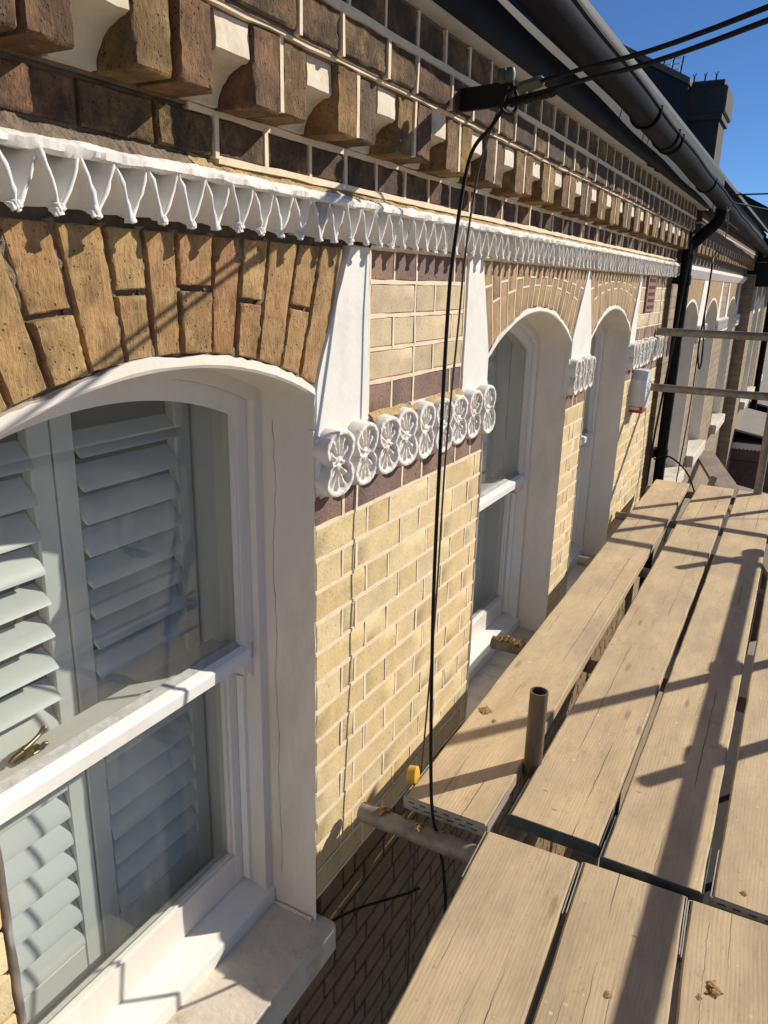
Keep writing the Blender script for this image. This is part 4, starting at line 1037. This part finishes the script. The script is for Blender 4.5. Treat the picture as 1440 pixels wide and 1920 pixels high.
TR = .0242
def tube(p0, p1, label, mat='tube', r=TR, name='scaffold_tube', hollow=True):
    p0, p1 = Vector(p0), Vector(p1); b = MB(); b.pipe((0, 0, 0), p1 - p0, r, .004, 22)
    o = b.build(name, M[mat], None, smooth=50, loc=p0); return tag(o, label, 'scaffold tube', 'scaffold tubes')
ZTR = ZB - .038 - TR - .001
TRX = [(.150, -.045, 'tube', 'grey tube end with dried mortar poking out beside the black cable'), (1.232, .012, 'rusty', 'mortar crusted tube end poking out over the second window sill'), (2.30, -.03, 'tube', 'grey tube end poking out at the narrow brick pier'), (3.19, -.02, 'tube', 'grey tube end poking out at the far brick pier'), (3.93, -.06, 'tube', 'cross tube under the far ends of the boards')]
for X, ye, mt, lb in TRX: tube((X, ye, ZTR), (X, -1.6, ZTR), lb, mt)
tube((-.95, -.18, ZTR), (-.95, -1.6, ZTR), 'cross tube under the near boards behind the frame')
tube((.487, -.385, -4.6), (.487, -.385, -.512), 'short rusty upright tube sticking up between the first two boards', 'rusty')
tube((3.955, -.733, -4.6), (3.955, -.733, .62), 'upright scaffold tube at the far end of the platform', 'tube')
tube((3.90, -.01, .243), (3.90, -2.3, .243), 'upper horizontal rail across the far end of the platform', 'tube')
tube((3.90, .03, -.108), (3.90, -2.3, -.112), 'lower horizontal rail across the far end of the platform', 'tube')
YO = -1.372
tube((-2.6, YO, ZB + .535), (3.50, YO, ZB + .535), 'guard rail along the outer side casting the wide shadow')
for X, h, lb in ((1.53, .687, 'outer upright tube beside the third board'), (2.11, 1.17, 'outer upright tube further along the platform'), (3.456, .837, 'outer upright tube where the guard rail ends'), (4.35, 1.5, 'tall outer upright tube past the platform end'), (-1.8, 1.4, 'outer upright tube behind the camera')):
    tube((X, YO - .05, -4.6), (X, YO - .05, ZB + h), lb)
tube((-2.6, -.40, ZTR - .05), (4.3, -.40, ZTR - .05), 'inner ledger tube running under the boards')
tube((-2.6, -1.30, ZTR - .05), (4.3, -1.30, ZTR - .05), 'outer ledger tube running under the boards')
tube((4.38, -.15, -1.9), (4.47, -.43, -.77), 'pale raking tube end leaning up beyond the platform', 'plate')
def coupler(p, axis, label):
    t = thing('scaffold_coupler', label, 'coupler', p, 'scaffold couplers')
    b = MB(); d = Vector(axis) * .028; b.pipe(-d, d, TR + .008, .0075, 18); b.build('collar', M['rusty'], t, smooth=50)
    b = MB(); b.box(-.03, .03, -.045, -.022, -.028, .028, .005); b.build('saddle', M['rusty'], t)
    b = MB(); b.tube([(.0, -.03, -.0), (.055, -.03, 0)], .007, 8); b.build('bolt', M['rusty'], t)
for X, lb in ((1.53, 'coupler on the first outer upright tube'), (2.11, 'coupler on the second outer upright tube'), (3.456, 'coupler at the end of the outer guard rail')): coupler((X, YO, ZB + .535), (1, 0, 0), lb)
coupler((3.90, -.733, .243), (0, 1, 0), 'coupler joining the upper end rail to the upright tube')
coupler((3.90, -.733, -.11), (0, 1, 0), 'coupler joining the lower end rail to the upright tube')
# yellow plastic cap behind the end of the first board
b = MB(); b.tube([(-.012, 0, 0), (-.010, 0, 0), (.010, 0, 0), (.012, 0, 0)], [.020, .024, .024, .020], 24)
cp = tag(b.build('plastic_cap', M['yellowplastic'], None, smooth=40, loc=(.262, -.135, -.722)), 'round yellow plastic cap against the end of the first board', 'cap'); cp.rotation_euler = (0, .12, 1.75)

# mortar droppings
def lump(p, s, label, seed, flat=.20):
    b = MB(); n, m = 16, 7; rows = []
    for i in range(m + 1):
        ph = math.pi / 2 * i / m; rows.append([(math.cos(2 * math.pi * k / n) * math.cos(ph) * s * (1 + .9 * N((math.cos(2 * math.pi * k / n) * 1.6, math.sin(2 * math.pi * k / n) * 1.6 + i * .25, seed))), math.sin(2 * math.pi * k / n) * math.cos(ph) * s * (.75 + .9 * N((math.cos(2 * math.pi * k / n) * 1.6, math.sin(2 * math.pi * k / n) * 1.6 + i * .25, seed + 9))), math.sin(ph) * s * flat * (1 + .9 * N((math.cos(2 * math.pi * k / n) * 2.2, math.sin(2 * math.pi * k / n) * 2.2 + i * .5, seed + 4)))) for k in range(n)])
    for a, c in zip(rows, rows[1:]): b.add(a + c, [(k, (k + 1) % n, n + (k + 1) % n, n + k) for k in range(n)])
    b.add(rows[0], [tuple(range(n))])
    tag(b.build('mortar_lump', M['lump'], None, smooth=60, loc=p), label, 'mortar', 'dried mortar droppings')
def onb(u, v, z=ZB):      # photograph pixel to a point on the deck, worked out once while building
    d = Vector(((u - 720) / 1420.78, (v - 960) / 1420.78, 1)); R_ = Matrix(Rr).transposed(); q = R_ @ d; C = Vector((-1.2718, -.856, .5096))
    return C + q * ((z - C.z) / q.z)
for (u, v, s, lb, z) in ((910, 1332, .022, 'brown mortar dropping on the first board near the upright tube', ZB), (926, 1352, .010, 'small brown mortar crumb beside the larger dropping on the first board', ZB), (1335, 1855, .020, 'orange mortar lump on the near board at lower right', ZB - .005), (1138, 1865, .009, 'small orange mortar crumb on the near board at the bottom', ZB - .004), (1310, 1870, .006, 'dark crumb next to the orange mortar lump', ZB - .005), (1395, 1676, .009, 'small rusty crumb near the end of the fourth board', ZB)):
    lump(onb(u, v, z), s, lb, u * .1)
for k, (dy, s, dx) in enumerate(((-.10, .016, .004), (-.155, .009, .012), (-.20, .015, -.004), (-.26, .007, .01))):
    lump((.150 + dx, dy - .01, ZTR + TR * .9), s, ['mortar blob on the tube beside the cable, nearest its open end', 'small mortar spot on the tube beside the cable', 'orange mortar blob on the tube beside the cable', 'pale mortar spot on the tube near the near board'][k], 50 + k, .6)
CR = ['first', 'second', 'third', 'fourth', 'fifth']
for k in range(5):
    lump((1.232 + random.uniform(-.01, .01), -.02 - .022 * k, ZTR + TR * .88), .016, 'mortar crust on the tube over the second sill, %s clod from its end' % CR[k], 70 + k, .8)

# ------------------------------------------------------------------ wall bracket, service wires and hanging cables
br = thing('cable_bracket', 'black steel wall bracket holding the overhead wires under the eaves', 'bracket', (.40, -.12, .885))
tip = Vector((.345, -.250, .877)); root = Vector((.40, -.118, .885))
b = MB(); d = tip - root; pr = []
for k in (0, 1):
    c = d * k
    pr += [(c.x - .006, c.y, c.z - .022), (c.x + .006, c.y, c.z - .022), (c.x + .006, c.y, c.z + .022), (c.x - .006, c.y, c.z + .022)]
b.add(pr, [(0, 1, 2, 3), (4, 7, 6, 5), (0, 4, 5, 1), (1, 5, 6, 2), (2, 6, 7, 3), (3, 7, 4, 0)]); b.build('arm', M['cable'], br)
for k, s in enumerate((.86, 1.0)):
    b = MB(); c = d * s; b.tube([(c.x - .012, c.y, c.z + .02), (c.x - .010, c.y, c.z + .032), (c.x - .010, c.y, c.z + .044)], [.009, .012, .008], 10); b.build('insulator', M['clamp'], br, smooth=50)
b = MB(); b.tube(smooth_path([(d.x, d.y, d.z + .02), (d.x + .015, d.y - .01, d.z - .01), (d.x + .005, d.y - .005, d.z - .035), (d.x - .02, d.y + .01, d.z - .03), (d.x - .02, d.y, d.z + .01)]), .004, 7); b.build('tie_wire', M['cable'], br, smooth=50)
def cable(path, r, label, mat='cable', grp='cables', k=8, nseg=8):
    P = [Vector(p) for p in path]; o0 = P[0]; b = MB(); b.tube([q - o0 for q in smooth_path(P, k)], r, nseg)
    return tag(b.build('cable', M[mat], None, smooth=60, loc=o0), label, 'cable', grp)
def ray(u, v, t):
    dd = Matrix(Rr).transposed() @ Vector(((u - 720) / 1420.78, (v - 960) / 1420.78, 1)); return Vector((-1.2718, -.856, .5096)) + dd * t
W1 = ray(1440, 13, 1.02); W2 = ray(1440, 38, 1.02)
for Wp, dz, lb in ((W1, .008, 'upper overhead service wire crossing the sky'), (W2, -.012, 'lower overhead service wire crossing the sky')):
    p0 = tip + Vector((0, 0, dz)); dv = Wp - p0
    cable([p0, p0 + dv * .35 + Vector((0, 0, -.004)), Wp, Wp + dv * 2 + Vector((0, 0, .1)), Wp + dv * 10 + Vector((0, 0, 1.0))], .0042, lb)
dv = (W2 - tip).normalized()
b = MB(); b.tube([(0, 0, 0), tuple(dv * .012), tuple(dv * .07), tuple(dv * .075)], [.006, .011, .011, .006], 8); tag(b.build('wire_clamp', M['clamp'], None, loc=tip + dv * .03 + Vector((0, 0, .006))), 'green grey dead end clamp where the wires leave the bracket', 'clamp')
b = MB(); b.tube([tuple(dv * (.01 + .008 * i)) for i in range(18)], [.0055 if i % 2 else .0075 for i in range(18)], 8); tag(b.build('wire_grip', M['cable'], None, loc=tip + Vector((0, 0, -.02))), 'ribbed black grip on the lower wire at the bracket', 'wire grip')
cable([tip + Vector((0, 0, -.01)), (.345, -.215, .82), (.328, -.176, .756), (.277, -.172, .563), (.249, -.178, .433), (.196, -.199, .156), (.153, -.219, -.199), (.121, -.249, -.63), (.168, -.252, -.80), (.215, -.258, -.97), (.23, -.26, -1.25), (.23, -.26, -2.6)], .0043, 'thick black cable hanging from the bracket down past the boards')
cable([tip + Vector((.01, .02, -.01)), (.40, -.19, .82), (.403, -.165, .734), (.382, -.155, .567), (.374, -.151, .428), (.355, -.143, .12), (.341, -.141, -.291), (.313, -.138, -.664), (.30, -.135, -.84), (.27, -.14, -1.3), (.26, -.14, -2.6)], .0026, 'thin brown cable hanging beside the thick black cable', 'browncable')
cable([(.02, -.03, -1.045), (.12, -.06, -1.07), (.24, -.12, -1.10), (.30, -.15, -1.11)], .0035, 'dark cable tied across from the stone sill to the hanging cables')
cable([(4.12, -.05, .95), (4.05, -.12, .80), (4.10, -.10, .45), (4.02, -.10, .2), (3.99, -.08, -.15), (4.04, -.05, -.5), (3.98, -.05, -.9)], .007, 'black cable looping down beside the downpipe')
cable([(4.1, -.27, 1.06), (4.2, -.30, .92), (4.35, -.28, .80), (4.5, -.22, .68), (4.62, -.2, .72), (4.55, -.24, .82)], .004, 'pale thin wire loop hanging under the gutter', 'clamp')
cable([(4.62, -.2, .70), (4.58, -.2, .4), (4.5, -.2, .1), (4.54, -.22, -.03), (4.6, -.22, .05), (4.57, -.2, .35)], .006, 'black cable hanging in a long loop in front of the second house')
cable([(4.5, -.2, .1), (4.46, -.2, -.4), (4.44, -.16, -1.3)], .004, 'thin black cable falling behind the end rails')
cable([(4.1, -.06, -.62), (4.15, -.15, -.60), (4.1, -.28, -.68), (4.02, -.36, -.80)], .006, 'black cable curling over the far board ends')
cable([(4.3, -.29, 1.08), (4.9, -1.1, 1.16), (7.0, -4.0, 1.5), (12, -11, 2.4)], .005, 'telephone wire leaving the gutter end across the blue sky')
cable([(4.4, -.30, 1.04), (6.0, -1.5, .98), (12, -7, .85)], .005, 'low wire crossing the sky beside the gutter')
